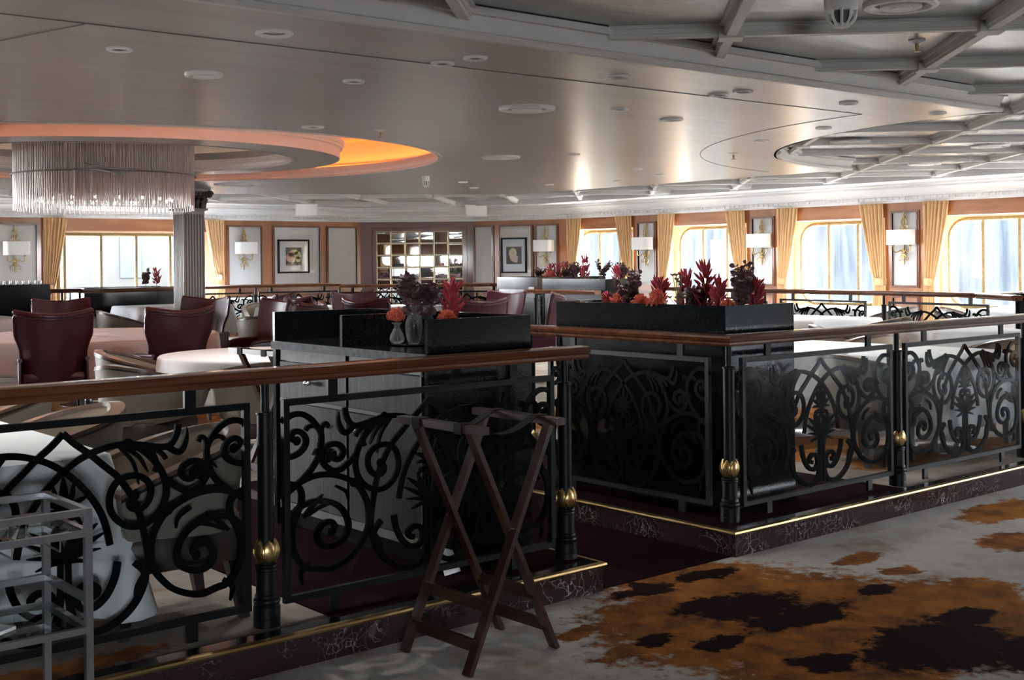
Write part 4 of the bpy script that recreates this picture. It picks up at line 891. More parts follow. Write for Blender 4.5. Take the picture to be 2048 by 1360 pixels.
def table(kind, x, y, size, drop, lab, labc, rz=0., zz=0., m='cloth', h=.70, group=None):
    TSEED[0] += 1
    t = thing('dining_table', lab, 'table', (x,y,zz), rz); mb = MB(); ht = h-.008
    if kind == 'r': mb.lathe([(size,ht-.03),(size,ht),(.0,ht)],48); mb.build('tabletop', M['rim'], t)
    else: w, d = size; mb.box(-w/2,w/2,-d/2,d/2,ht-.03,ht); mb.build('tabletop', M['rim'], t, False)
    xs = [(0,0)] if kind == 'r' or size[0] < 1.5 else [(-size[0]/2+.5,0),(size[0]/2-.5,0)]
    for px,py in xs:
        mb = MB(); mb.lathe([(.045,.03),(.04,.06),(.04,ht-.03)],20); mb.v=[(a+px,b+py,c) for a,b,c in mb.v]; mb.build('pedestal', M['steel'], t)
        mb = MB(); mb.lathe([(.27,0),(.27,.012),(.20,.026),(.045,.04)],36); mb.v=[(a+px,b+py,c) for a,b,c in mb.v]; mb.build('base', M['chrome'], t)
    cb = cloth_round(size+.01,drop,h,TSEED[0]) if kind == 'r' else cloth_rect(size[0]+.02,size[1]+.02,drop,h,TSEED[0],.14 if drop > .5 else .075)
    o = cb.build('tablecloth', M[m], None, True, 60); o.location = (x,y,zz); o.rotation_euler = (0,0,rz); tag(o, labc, 'tablecloth')
    o.modifiers.new('thickness','SOLIDIFY').thickness = .003
    return t
table('q', .93, 5.46, (1.70,1.94), .54, 'long table behind the silver cart at the near left', 'white tablecloth on the long table behind the silver cart')
table('r', 4.62, 8.55, .76, .30, 'round table left of the open service station', 'white cloth on the round table left of the service station')
table('r', 4.65, 12.2, 1.27, .32, 'large round table under the chandelier', 'blush cloth on the large round table under the chandelier', m='cloth2')
table('r', 8.5, 11.75, .85, .32, 'round table behind the vases, ringed by burgundy chairs', 'cloth on the round table ringed by burgundy chairs', m='cloth2')
table('q', 7.95, 6.10, (1.34,1.04), .34, 'table right of the corner planter, second row', 'white tablecloth right of the corner planter in the second row', h=.70)
table('q', 8.12, 4.86, (1.06,.80), .48, 'table directly behind the right scroll panel', 'white tablecloth directly behind the right scroll panel')
table('q', 10.85, 6.20, (.95,.95), .34, 'angled table behind the right railing', 'white tablecloth set at an angle beyond the right railing', -PI/4+.12)
table('q', 11.75, 8.75, (1.3,1.24), .30, 'table before the window railing', 'white tablecloth on the table before the window railing')
table('q', 14.75, 10.4, (.9,1.5), .3, 'window table beyond the far railing, second window', 'white cloth on the window table at the second arched window')
table('q', 14.6, 7.3, (.9,1.5), .3, 'window table at the nearest arched window', 'white cloth on the window table at the nearest arched window', zz=.0, h=.74)
table('q', 14.75, 13.0, (.9,1.5), .3, 'window table at the farthest arched window', 'white cloth on the window table at the farthest arched window')
table('q', 7.5, 16.45, (1.4,.9), .36, 'table with a long skirt before the fluted column', 'long pleated white cloth on the table before the fluted column', zz=.06, h=.76)
table('q', 9.2, 15.6, (1.2,.9), .3, 'table right of the fluted column', 'white cloth on the table right of the fluted column', zz=.06)
table('q', 4.45, 15.9, (1.3,.9), .3, 'table at the far left before the serving station', 'white cloth on the far left table before the serving station', zz=.06)
table('q', 11.2, 16.3, (1.3,.8), .3, 'table near the mirror railing', 'white cloth on the table near the mirror railing')
table('q', 10.0, 19.5, (2.4,.8), .3, 'table along the panelled left wall', 'white cloth on the table along the panelled left wall', zz=.06, h=.73)

# ------------------------------------------------------------------ chairs (front = +y, origin on the floor)
def leg(mb, x, y, z1, dx=0., dy=0., w=.042): 
    a, b = w/2, w*.34
    mb.loft([[(x+dx-b,y+dy-b,0),(x+dx+b,y+dy-b,0),(x+dx+b,y+dy+b,0),(x+dx-b,y+dy+b,0)],[(x-a,y-a,z1),(x+a,y-a,z1),(x+a,y+a,z1),(x-a,y+a,z1)]])
def make_wing():
    c = thing('wing_chair','x','chair')
    def hw(z): 
        P = [(.40,.260),(.66,.266),(.70,.272),(.745,.287),(.785,.304),(.82,.313),(1.02,.320)]
        for (a,b),(d,e) in zip(P,P[1:]):
            if z <= d: return b+(e-b)*max(0,(z-a))/(d-a)
        return P[-1][1]
    def yb(u,z): return -.265-.11*(z-.4)/.6+.16*abs(u)**2.3
    rows = []; us = [-1,-.97,-.92,-.8,-.6,-.4,-.2,0,.2,.4,.6,.8,.92,.97,1]
    zt = lambda u: .965+.045*abs(u)**1.7
    for side_ in (0,1):
        rr = []
        for j in range(26):
            t = j/25; rr.append([(u*hw(.40+(zt(u)-.40)*t), yb(u,.40+(zt(u)-.40)*t)+(.058*(1-.55*abs(u)**6) if side_ else 0), .40+(zt(u)-.40)*t) for u in us])
        rows.append(rr)
    mb = MB(); rings = [rows[0][j] + rows[1][j][::-1] for j in range(26)]; mb.loft(rings)
    mb.build('backrest', M['burg'], c, True, 50)
    mb = MB()
    edge = [(u*hw(zt(u)),yb(u,zt(u))-.004,zt(u)-.022) for u in us]
    path = [(-hw(.42+.54*t),yb(-1,.42+.54*t)-.002,.42+.54*t) for t in [k/22 for k in range(23)]] + edge[1:-1] + [(hw(.96-.54*t),yb(1,.96-.54*t)-.002,.96-.54*t) for t in [k/22 for k in range(23)]]
    mb.tube(path, .010, 6)
    mb.tube([(u*hw(zt(u)),yb(u,zt(u))+.028*(1-.5*abs(u)**6),zt(u)+.004) for u in us], [.012]+[.024]*13+[.012], 8)
    mb.build('piping', M['burgd'], c, True, 60)
    mb = MB(); mb.bbox(-.265,.265,-.24,.29,.385,.485,.03); mb.build('seat_cushion', M['burg'], c, True, 50)
    mb = MB(); mb.bbox(-.26,.26,-.30,.27,.30,.385,.012); mb.build('seat_frame', M['burg'], c, True, 50)
    for sg in (-1,1):
        mb = MB(); mb.tube(smooth_path([(sg*.268,-.24,.60),(sg*.272,-.05,.595),(sg*.272,.12,.585),(sg*.27,.19,.555),(sg*.266,.20,.42)]), .018, 10); 
        mb.loft([[(sg*.262,-.24,.38),(sg*.282,-.24,.38),(sg*.282,.2,.38),(sg*.262,.2,.38)],[(sg*.262,-.24,.60),(sg*.278,-.24,.60),(sg*.278,.19,.57),(sg*.262,.19,.57)]]); mb.build('arm', M['burg'], c, True, 50)
    for x,y,dx,dy in ((-.22,.22,-.01,.02),(.22,.22,.01,.02),(-.22,-.25,-.01,-.05),(.22,-.25,.01,-.05)):
        mb = MB(); leg(mb,x,y,.31,dx,dy); mb.build('leg', M['legm'], c, False)
    return c
def make_tub():
    c = thing('tub_chair','x','chair'); N = 44; pts = []
    for k in range(N+1):
        u = k/N*2-1                                   # -1 left arm front .. 0 back .. 1 right arm front
        L1 = .30; arc = PI*.285/2; tot = L1+arc; s = abs(u)*tot
        if s < arc: a = s/.285; x, y = .285*math.sin(a), -.285*math.cos(a)
        else: x, y = .285, s-arc
        pts.append((x if u >= 0 else -x, y, s/tot))
    def zr(q): return .735-.185*q**1.5
    nrm = []
    for i,(x,y,q) in enumerate(pts):
        a = pts[max(i-1,0)]; b = pts[min(i+1,N)]; d = Vector((b[0]-a[0],b[1]-a[1])).normalized(); nrm.append((d.y,-d.x))
    def at(i, off, k): x,y,q = pts[i]; return ((x+nrm[i][0]*off)*k,(y+nrm[i][1]*off)*k)
    def zb(q): return .335+.045*q
    rows = []
    for j in range(9):
        t = j/8; k = .84+.16*t**.7; rows.append([(*at(i,.028,k),zb(pts[i][2])+(zr(pts[i][2])-zb(pts[i][2]))*t) for i in range(N+1)])
    inn = []
    for j in range(9):
        t = 1-j/8; k = .84+.16*t**.7; inn.append([(*at(i,-.028,k),zb(pts[i][2])+(zr(pts[i][2])-zb(pts[i][2]))*t) for i in range(N+1)])
    mb = MB(); mb.loft([[r[i] for r in rows]+[r[i] for r in inn] for i in range(N+1)], True, True); mb.build('shell', M['beige'], c, True, 45)
    mb = MB(); mb.loft([[r[i] for r in [[(*at(ii,-.031,(.84+.16*(j/8)**.7)),zb(pts[ii][2])+.02+(zr(pts[ii][2])-.02-zb(pts[ii][2])-.012)*j/8) for ii in range(N+1)] for j in range(9)]] for i in range(2,N-1)], False, False); mb.build('lining', M['beigei'], c, True, 60)
    mb = MB(); mb.loft([[(*at(i,-.036,1),zr(pts[i][2])-.008),(*at(i,-.036,1),zr(pts[i][2])+.012),(*at(i,.03,1),zr(pts[i][2])+.012),(*at(i,.03,1),zr(pts[i][2])-.004)] for i in range(N+1)], True, True); mb.build('rim', M['rim'], c, True, 40)
    mb = MB(); mb.loft([[(*at(i,.0295,1),zr(pts[i][2])-.016),(*at(i,.0295,1),zr(pts[i][2])-.005),(*at(i,.032,1),zr(pts[i][2])-.005),(*at(i,.032,1),zr(pts[i][2])-.016)] for i in range(N+1)], True, True); mb.build('edge_piping', M['legm'], c, True, 40)
    mb = MB(); mb.bbox(-.235,.235,-.22,.30,.35,.45,.035); mb.build('seat_cushion', M['beigei'], c, True, 50)
    mb = MB(); mb.bbox(-.235,.235,-.235,.285,.235,.365,.02); mb.build('seat_base', M['brown'], c, True, 50)
    for x,y,dx,dy in ((-.19,.24,-.01,.015),(.19,.24,.01,.015),(-.19,-.19,-.015,-.045),(.19,-.19,.015,-.045)):
        mb = MB(); leg(mb,x,y,.24,dx,dy,.055); mb.build('leg', M['legm'], c, False)
    return c
CH0 = {}
def chair(kind, x, y, fx, fy, label, zz=0.):
    """place a chair facing direction (fx, fy)"""
    rz = math.atan2(fy,fx)-PI/2; grp = {'w':'burgundy leather wing chairs','t':'taupe leather tub chairs'}[kind]
    if kind not in CH0:
        c = CH0[kind] = make_wing() if kind == 'w' else make_tub(); c.location = (x,y,zz); c.rotation_euler = (0,0,rz); tag(c,label,group=grp); return c
    return dup(CH0[kind],(x,y,zz),rz,label,grp)
W = lambda *a, **k: chair('w',*a,**k)
T = lambda *a, **k: chair('t',*a,**k)
W(3.78,10.72,.3,.95,'burgundy chair with its back to us at the left of the large round table')
W(4.74,10.46,.0,1.,'burgundy chair with its back to us, just left of the taupe chairs and round table')
W(5.05,13.95,-.2,-1,'burgundy chair across the large round table at left, behind the front one',zz=0)
W(6.25,13.1,-.9,-.55,'burgundy chair facing the large table in front of the fluted column',zz=0)
W(6.28,11.7,-1,.05,'burgundy chair turned to the large round table, right of the taupe chair')
W(5.95,10.45,-.65,.75,'burgundy chair partly hidden by the left end of the service station')
W(7.65,13.1,.6,-.7,'small far burgundy chair below the two blossom picture')
W(7.3,12.2,1,-.1,'burgundy chair with its curled back to us behind the left end of the station')
W(8.75,13.5,-.1,-1,'burgundy chair facing us between the picture and the mirror')
W(7.45,11.15,1,.3,'burgundy chair with a wide back right behind the station, left of the purple leaves')
W(8.0,10.2,.3,1,'burgundy chair with its back to us right of the crimson vase')
W(9.75,11.95,-1,-.15,'burgundy chair facing left behind the right end of the station')
W(9.35,10.75,-.75,.65,'burgundy chair at the end of the row beside the passage rail')
T(2.07,4.63,-1,.02,'taupe tub chair nearest the camera, seen through the left scroll panel')
T(2.02,5.72,-1,0,'taupe tub chair second along the long table, below the handrail')
T(2.10,6.90,-1,.03,'taupe tub chair third along the long table at the left edge')
T(3.40,7.93,.9,.35,'taupe tub chair with its side to us left of the round table, under the handrail')
T(3.88,9.17,.85,-.5,'taupe tub chair showing its tan lining at the far left of the round table')
T(4.05,7.52,.35,.9,'taupe tub chair with its back to us in front of the round table')
T(6.45,15.75,1,-.25,'taupe tub chair before the long skirted table, between burgundy chairs',zz=.06)
T(6.15,16.75,.8,.6,'taupe tub chair beside the burgundy chairs at far left',zz=.06)
T(7.55,13.95,.5,.8,'taupe tub chair behind the burgundy pair right of the column',zz=0)
T(4.15,14.75,-.1,1,'taupe tub chair at the left edge beyond the large round table',zz=0)
T(9.0,16.6,-.3,-1,'pale tub chair far behind at the foot of the column',zz=.06)
T(7.28,4.92,1,-.05,'taupe tub chair between the corner planter and the right table')
T(8.98,6.0,-1,.05,'taupe tub chair pulled to the second row table on the right')
T(9.0,4.85,-1,.03,'taupe tub chair right of the table behind the scroll panel')
T(8.25,7.2,.1,-1,'taupe tub chair behind the second row table on the right')
T(10.15,7.1,.6,-.7,'taupe tub chair at the far corner of the angled table')
T(10.65,8.55,1,0,'taupe tub chair left of the table before the window railing')
T(11.8,7.72,.1,1,'taupe tub chair on the near side of the table before the window railing')
T(14.55,9.35,0,1,'taupe tub chair at the window table of the second arched window')
T(14.6,8.42,.1,-1,'taupe tub chair at the window table of the nearest arched window')
T(14.6,11.7,0,-1,'taupe tub chair beyond the railing under the middle wall lamp')

# ------------------------------------------------------------------ folding tray stands
def make_tray():
    c = thing('tray_stand','x','tray stand'); h = .915; s = .235; w = .215      # opens along x, bars along y
    for f,(sg,nm) in enumerate(((1,'outer'),(-1,'inner'))):
        y = .195 if f == 0 else .165
        fr = []
        for q in (-1,1):
            mb = MB(); mb.bar((-sg*s,q*y,0),(sg*s*.80,q*y,h-.02),.020,.042,(0,1,0)); mb.build('leg', M['stand'], c, False)
        for z in (.10,.235) if f == 0 else (.10,.235):
            x = -sg*s+sg*s*1.8*(z/(h-.02)); mb = MB(); mb.bar((x,-y,z),(x,y,z),.016,.045); mb.build('stretcher', M['stand'], c, False)
        mb = MB(); x = sg*s*.82; mb.loft([[(x-.022,-.26,h-.024),(x+.022,-.26,h-.024),(x+.022,-.26,h+.004),(x-.022,-.26,h+.004)],[(x-.022,.26,h-.024),(x+.022,.26,h-.024),(x+.022,.26,h+.004),(x-.022,.26,h+.004)]]); mb.build('top_bar', M['stand'], c, False)
    for q in (-1,1):
        mb = MB(); yy = q*.13; X = s*.82
        pts = [(-X-.026,h-.03),(-X-.026,h+.008),(-X+.026,h+.008)]+[(-X+.026+(2*X-.052)*t,h+.006-.055*math.sin(PI*t)) for t in [k/12 for k in range(1,12)]]+[(X-.026,h+.008),(X+.026,h+.008),(X+.026,h-.03)]
        mb.loft([[(x,yy-.024,z) for x,z in pts],[(x,yy+.024,z) for x,z in pts]], False, False); o = mb.build('strap', M['strap'], c, False); o.modifiers.new('t','SOLIDIFY').thickness = .004
        mb = MB(); mb.tube([(0,q*.15,.508),(0,q*.215,.508)], .006, 8); mb.build('pivot', M['chrome'], c)
    return c
ts = make_tray(); ts.location = (2.995,3.775,FL); ts.rotation_euler = (0,0,.02); tag(ts,'dark wooden folding tray stand on the carpet in front of the railing',group='folding tray stands')
dup(ts,(3.50,6.20,0),.04,'folding tray stand with black straps beside the round table and station','folding tray stands')
dup(ts,(4.55,16.75,.06),.3,'folding tray stand by the far left serving station','folding tray stands')

# ------------------------------------------------------------------ silver cart at the near left
CT = thing('serving_cart','silver metal trolley with glass shelves at the lower left','cart',(1.385,3.65,FL))
ht = .80; Wd = .95; Dp = .36; t = .011
for x in (0,-Wd):
    for y in (0,Dp):
        mb = MB(); mb.box(x-t,x+t,y-t,y+t,.05,ht); mb.build('post', M['steel'], CT, False)
        mb = MB(); mb.tube([(x-.012,y,.028),(x+.012,y,.028)], .028, 14); mb.build('caster', M['black'], CT)
for nm, zs in (('guard_rail',(ht-t,.525)),('shelf_frame',(ht-.075,.435,.13))):
    for z in zs:
        mb = MB()
        for y in (0,Dp):
            if nm == 'guard_rail' and z < .6 and y == 0: continue
            mb.box(-Wd,0,y-t*.9,y+t*.9,z-t*.9,z+t*.9)
        for x in (0,-Wd): mb.box(x-t*.9,x+t*.9,0,Dp,z-t*.9,z+t*.9)
        mb.build(nm, M['steel'], CT, False)
for z in (ht-.070,.440,.135):
    mb = MB(); mb.box(-Wd+.012,-.012,.012,Dp-.012,z,z+.006); mb.build('glass_shelf', M['shelfg'], CT, False)
for k in range(4):
    x = -.10-.14*k; mb = MB()
    for d in (-.028,.028): mb.tube([(x+d,.03,ht-.085),(x+d,.03,ht-.125),(x+d,Dp-.03,ht-.125),(x+d,Dp-.03,ht-.085)], .003, 6)
    mb.tube([(x-.028,.03,ht-.125),(x-.05,.0+.03,ht-.125)], .003, 6)
    mb.build('glass_hanger', M['chrome'], CT)
BK = thing('magazine','white magazine with a green picture on the cart shelf','magazine',(1.385-.33,3.70,FL+.447),.55)
mb = MB(); mb.box(-.20,.16,-.03,.20,0,.010); mb.build('pages', M['paper'], BK, False)
mb = MB(); mb.box(-.19,.02,.03,.17,.010,.0112); mb.build('cover_picture', mat('cover_picture',(.06,.10,.03),.4,col2=(.16,.22,.10),scale=(20,20,20)), BK, False)
mb = MB(); mb.box(-.19,.10,.008,.014,.010,.0112); mb.build('cover_line', M['black'], BK, False)
PP = thing('folded_paper','folded white paper on the floor by the station foot','paper',(3.30,4.37,.004),.2)
mb = MB(); mb.add([(-.05,0,0),(.06,0,0),(.06,.05,.09),(-.05,.05,.13),(-.05,.09,0),(.06,.09,0)],[(0,1,2,3),(3,2,5,4)]); mb.build('sheet', M['paper'], PP, False)

# ------------------------------------------------------------------ vases and dried flowers
def make_vase(name, prof):
    c = thing(name,'x','vase'); mb = MB(); inner = [(max(r-.004,.001), z+(.004 if i == 0 else 0)) for i,(r,z) in enumerate(prof)]
    mb.lathe(prof + inner[::-1], 26, cap=False); mb.lathe([(prof[0][0],0),(.0005,0)],26,cap=False); mb.build('glass', M['vglass'], c, True, 60)
    mb = MB(); mb.tube([(prof[-1][0]*math.cos(2*PI*k/24),prof[-1][0]*math.sin(2*PI*k/24),prof[-1][1]) for k in range(24)], .003, 6, True); mb.build('lip', M['vglass'], c); return c
def spline(P, n=5): return [(p[0],p[2]) for p in smooth_path([(r,0,z) for r,z in P], n)]
V = dict(small=make_vase('bud_vase', spline([(.018,0),(.034,.012),(.037,.03),(.026,.06),(.015,.082),(.015,.092),(.024,.104)])),
         tall=make_vase('tall_vase', spline([(.026,0),(.036,.025),(.044,.075),(.042,.11),(.028,.145),(.017,.165),(.018,.175),(.027,.188)])),
         mid=make_vase('flower_vase', spline([(.022,0),(.038,.015),(.042,.045),(.03,.08),(.02,.10),(.021,.108),(.03,.12)])))
VU = set()
def vase(k, loc, label):
    if k not in VU: VU.add(k); V[k].location = loc; return tag(V[k],label,group='clear glass vases')
    return dup(V[k],loc,0,label,'clear glass vases')
def rdir(rnd, spread, up):
    a = rnd.uniform(0,2*PI); t = spread*math.sqrt(rnd.random()); return Vector((math.sin(t)*math.cos(a),math.sin(t)*math.sin(a),math.cos(t)*up)).normalized()
def spindle(mb, P, d, L, r, n=7):
    q = d.to_track_quat('Z','Y').to_matrix(); m = 8; vs = []
    for i in range(m+1):
        t = i/m; rr = r*(math.sin(PI*min(1,.08+t*.92))**.6)*(1-.25*t)
        for k in range(n): a = 2*PI*k/n; vs.append(P + q @ Vector((rr*math.cos(a),rr*math.sin(a),L*t)))
    mb.add(vs, [(i*n+k,i*n+(k+1)%n,(i+1)*n+(k+1)%n,(i+1)*n+k) for i in range(m) for k in range(n)])
def bouquet(kind, loc, h, w, seed, label, z0=0., lean=(0,0)):
    """dried flowers whose stems start z0 below loc; h = height above loc"""
    rnd = random.Random(seed); nm = {'c':'crimson_plumes','o':'coral_flowers','e':'eucalyptus_branch','s':'sage_flowers'}[kind]
    c = thing(nm,label,'flowers',loc,0,'dried flower arrangements'); st, fl = MB(), MB()
    def stem(to):
        m = Vector((to[0]*.25,to[1]*.25,to[2]*.5)); st.tube(smooth_path([(0,0,-z0),tuple(m*.6),tuple(m),tuple(to)],3), .0022, 5)
    if kind == 'c':
        n = 60
        for i in range(n):
            z = h*(.02+.74*rnd.random()); a = rnd.uniform(0,2*PI); r = w*.5*rnd.uniform(.05,.5)*(1-.3*z/h); P = Vector((r*math.cos(a)+lean[0]*z,r*math.sin(a)+lean[1]*z,z))
            d = Vector((math.cos(a+rnd.uniform(-.6,.6))*rnd.uniform(.15,1.),math.sin(a+rnd.uniform(-.6,.6))*rnd.uniform(.15,1.),rnd.uniform(.6,1.))).normalized(); spindle(fl,P,d,min(h*.34,.068)*rnd.uniform(.6,1.15),.0085*rnd.uniform(.8,1.25))
            if i % 3 == 0: stem(P)
        for i in range(4): spindle(fl,Vector((lean[0]*h*.7,lean[1]*h*.7,h*.62)),Vector((rnd.uniform(-.25,.25),rnd.uniform(-.25,.25),1)).normalized(),h*.38,.010)
    elif kind == 'o':
        for i in range(130):
            d = rdir(rnd,1.9,1.); R = w*.5*rnd.uniform(.55,1.2); ctr = Vector((0,0,h*.45)); tip = ctr+Vector((d.x*R,d.y*R,d.z*h*.5)); mid = ctr*.8+(tip-ctr)*.55+Vector((rnd.uniform(-1,1),rnd.uniform(-1,1),rnd.uniform(-1,1)))*w*.06
            fl.tube([tuple(ctr*.35),tuple(mid),tuple(tip)], [.0012,.0018,.0014], 4)
            for k in range(3): fl.ellipsoid(tip+Vector((rnd.uniform(-1,1),rnd.uniform(-1,1),rnd.uniform(-1,1)))*.006,.0032,.0032,.0045,5,4)
        for i in range(8): stem((rnd.uniform(-.01,.01),rnd.uniform(-.01,.01),h*.3))
    elif kind == 'e':
        for b in range(6):
            a = rnd.uniform(0,2*PI); t = rnd.uniform(.1,.55); H = h*rnd.uniform(.65,1.); top = Vector((w*.5*math.sin(t)/.55*math.cos(a)+lean[0]*h,w*.5*math.sin(t)/.55*math.sin(a)+lean[1]*h,H))
            pth = smooth_path([(0,0,-z0),(top.x*.2,top.y*.2,H*.35),(top.x*.6,top.y*.6,H*.7),tuple(top)],5); st.tube(pth, .002, 5)
            for i,p in enumerate(pth[3:]):
                for sg in (-1,1):
                    r = (.026 if i < 9 else .015)*rnd.uniform(.7,1.15)*min(1.,w/.13); dd = Vector((math.cos(a+sg*1.4+rnd.uniform(-.6,.6)),math.sin(a+sg*1.4+rnd.uniform(-.6,.6)),rnd.uniform(-.1,.5))).normalized()
                    nrm = dd.cross(Vector((rnd.uniform(-1,1),rnd.uniform(-1,1),.3))).normalized(); t2 = nrm.cross(dd); ctr = p+dd*r*1.05; vs = [ctr-nrm*.003]
                    for k in range(9): an = 2*PI*k/9; vs.append(ctr+dd*r*math.cos(an)+t2*r*.92*math.sin(an)+nrm*(.004*math.cos(2*an)))
                    fl.add(vs, [(0,k+1,(k+1)%9+1) for k in range(9)])
    else:
        for i in range(11):
            d = rdir(rnd,.9,1.); P = Vector((d.x*w*.5,d.y*w*.5,h*rnd.uniform(.35,.95))); stem(P)
            for k in range(14):
                a = 2*PI*k/14*1.6; e = Vector((math.cos(a),math.sin(a),.35+.05*k)).normalized(); spindle(fl,P,e,.020,.0045,5)
    st.build('stems', M['stem'] if kind != 's' else M['sage'], c); o = fl.build({'c':'plumes','o':'flower_heads','e':'leaves','s':'flower_heads'}[kind], M[{'c':'crimson','o':'coral','e':'euca','s':'sage'}[kind]], c, True, 70)
    return c
ZT = .985
tr = thing('vase_tray','round black tray under the glass vases','tray',(3.56,5.02,ZT)); mb = MB(); mb.lathe([(.10,0),(.115,.006),(.112,.008),(.0,.006)],36); mb.build('tray', M['lacquer'], tr)
zt = ZT+.007
vase('small',(3.495,5.065,zt),'small clear vase with coral flowers at the left of the tray'); bouquet('o',(3.495,5.065,zt+.095),.088,.085,3,'coral dried flowers in the small left vase',.085)
vase('tall',(3.555,5.005,zt),'tall clear bubbled vase standing in front on the tray'); bouquet('e',(3.555,5.005,zt+.18),.175,.15,8,'dusky purple eucalyptus in the tall front vase',.16,(-.18,.12))
vase('tall',(3.64,5.02,zt),'tall clear vase half hidden behind the granite upstand'); bouquet('e',(3.64,5.02,zt+.18),.12,.19,17,'dark purple round leaves in the half hidden tall vase',.16,(.1,-.1))
vase('small',(3.655,4.86,ZT),'small clear vase with coral flowers behind the granite upstand'); bouquet('o',(3.655,4.86,ZT+.10),.075,.085,5,'coral dried flowers behind the granite upstand',.09)
vase('mid',(3.73,4.92,ZT),'rounded clear vase holding the crimson plumes'); bouquet('c',(3.73,4.92,ZT+.112),.23,.11,11,'tall crimson plume flower above the granite station',.10)
# right corner planter: x 5.24..5.85, y 4.42..5.81
FLW = [
 ('c', 5.62, 5.74, 0.113, 0.081, 'low crimson plumes at the left end of the corner planter'),
 ('o', 5.56, 5.57, 0.108, 0.11, 'low coral flowers second from the left in the corner planter'),
 ('e', 5.5, 5.43, 0.281, 0.23, 'dusky eucalyptus branch toward the left of the corner planter'),
 ('o', 5.4, 5.22, 0.108, 0.099, 'low coral flowers right of the eucalyptus in the corner planter'),
 ('c', 5.52, 5.17, 0.216, 0.176, 'crimson plumes spreading behind the coral ball in the corner planter'),
 ('o', 5.28, 4.97, 0.146, 0.105, 'round coral ball of flowers in the corner planter'),
 ('s', 5.38, 4.9, 0.238, 0.121, 'grey green dried flowers in the corner planter'),
 ('c', 5.6, 5.03, 0.27, 0.149, 'crimson plumes behind the grey green flowers'),
 ('e', 5.55, 4.91, 0.173, 0.176, 'dark leaves low in the middle of the corner planter'),
 ('c', 5.55, 4.83, 0.324, 0.162, 'tallest crimson plumes at the middle of the corner planter'),
 ('c', 5.36, 4.57, 0.216, 0.135, 'crimson plumes right of the tallest ones in the corner planter'),
 ('e', 5.5, 4.52, 0.313, 0.27, 'dark eucalyptus toward the right of the corner planter'),
 ('o', 5.36, 4.5, 0.092, 0.088, 'low coral flowers at the right of the corner planter'),
 ('c', 5.6, 4.5, 0.216, 0.135, 'crimson plumes at the right end of the corner planter'),
]
for i,(k,x,y,h,w,l) in enumerate(FLW):
    z = 1.085
    if k in 'ces': vase('mid',(x,y,.985),'clear vase in the corner planter holding the '+l.split(' in the')[0].split(' at the')[0].split(' of the')[0])
    bouquet(k,(x,y,z),h,w,20+i,l,.09)
for i,(k,x,y,z,h,w,l) in enumerate([('e',12.2,12.55,1.14,.20,.26,'dusky eucalyptus at the left of the flower planter station'),('e',12.25,12.2,1.12,.17,.18,'dark leaves beside the wall lamp, in the flower planter station'),('c',12.0,12.06,1.10,.17,.12,'small crimson plumes in the flower planter station'),('c',12.05,12.75,1.12,.26,.16,'crimson plumes standing high in the flower planter station'),('e',12.1,13.0,1.12,.22,.24,'leafy purple branch at the back of the flower planter station')]):
    bouquet(k,(x,y,z),h*1.5,w*1.5,50+i,l,.12)
for i,(k,x,y,h,w,l) in enumerate([('e',12.95,14.75,.16,.16,'dark leaves at the left of the far granite planter'),('o',13.15,14.75,.13,.16,'low coral flowers in the far granite planter'),('c',13.4,14.8,.26,.28,'crimson plumes at the middle of the far granite planter'),('c',13.6,14.8,.25,.26,'second clump of crimson plumes in the far granite planter'),('c',13.28,14.85,.22,.2,'crimson plumes left of the middle of the far granite planter'),('c',13.78,14.85,.20,.2,'crimson plumes right of the middle of the far granite planter'),('e',13.5,14.7,.14,.24,'purple leaves low in the middle of the far granite planter'),('e',13.9,14.75,.20,.2,'purple leaves at the right of the far granite planter')]):
    bouquet(k,(x,y,1.10),h*1.2,w*1.4,60+i,l,.10)
bouquet('c',(7.72,17.5,1.1),.27,.2,71,'crimson plumes on the black planter beside the fluted column',.03); bouquet('e',(7.55,17.5,1.1),.24,.2,72,'purple leaves on the black planter left of the column',.03)
SKY = 22; EXPO = 2.55
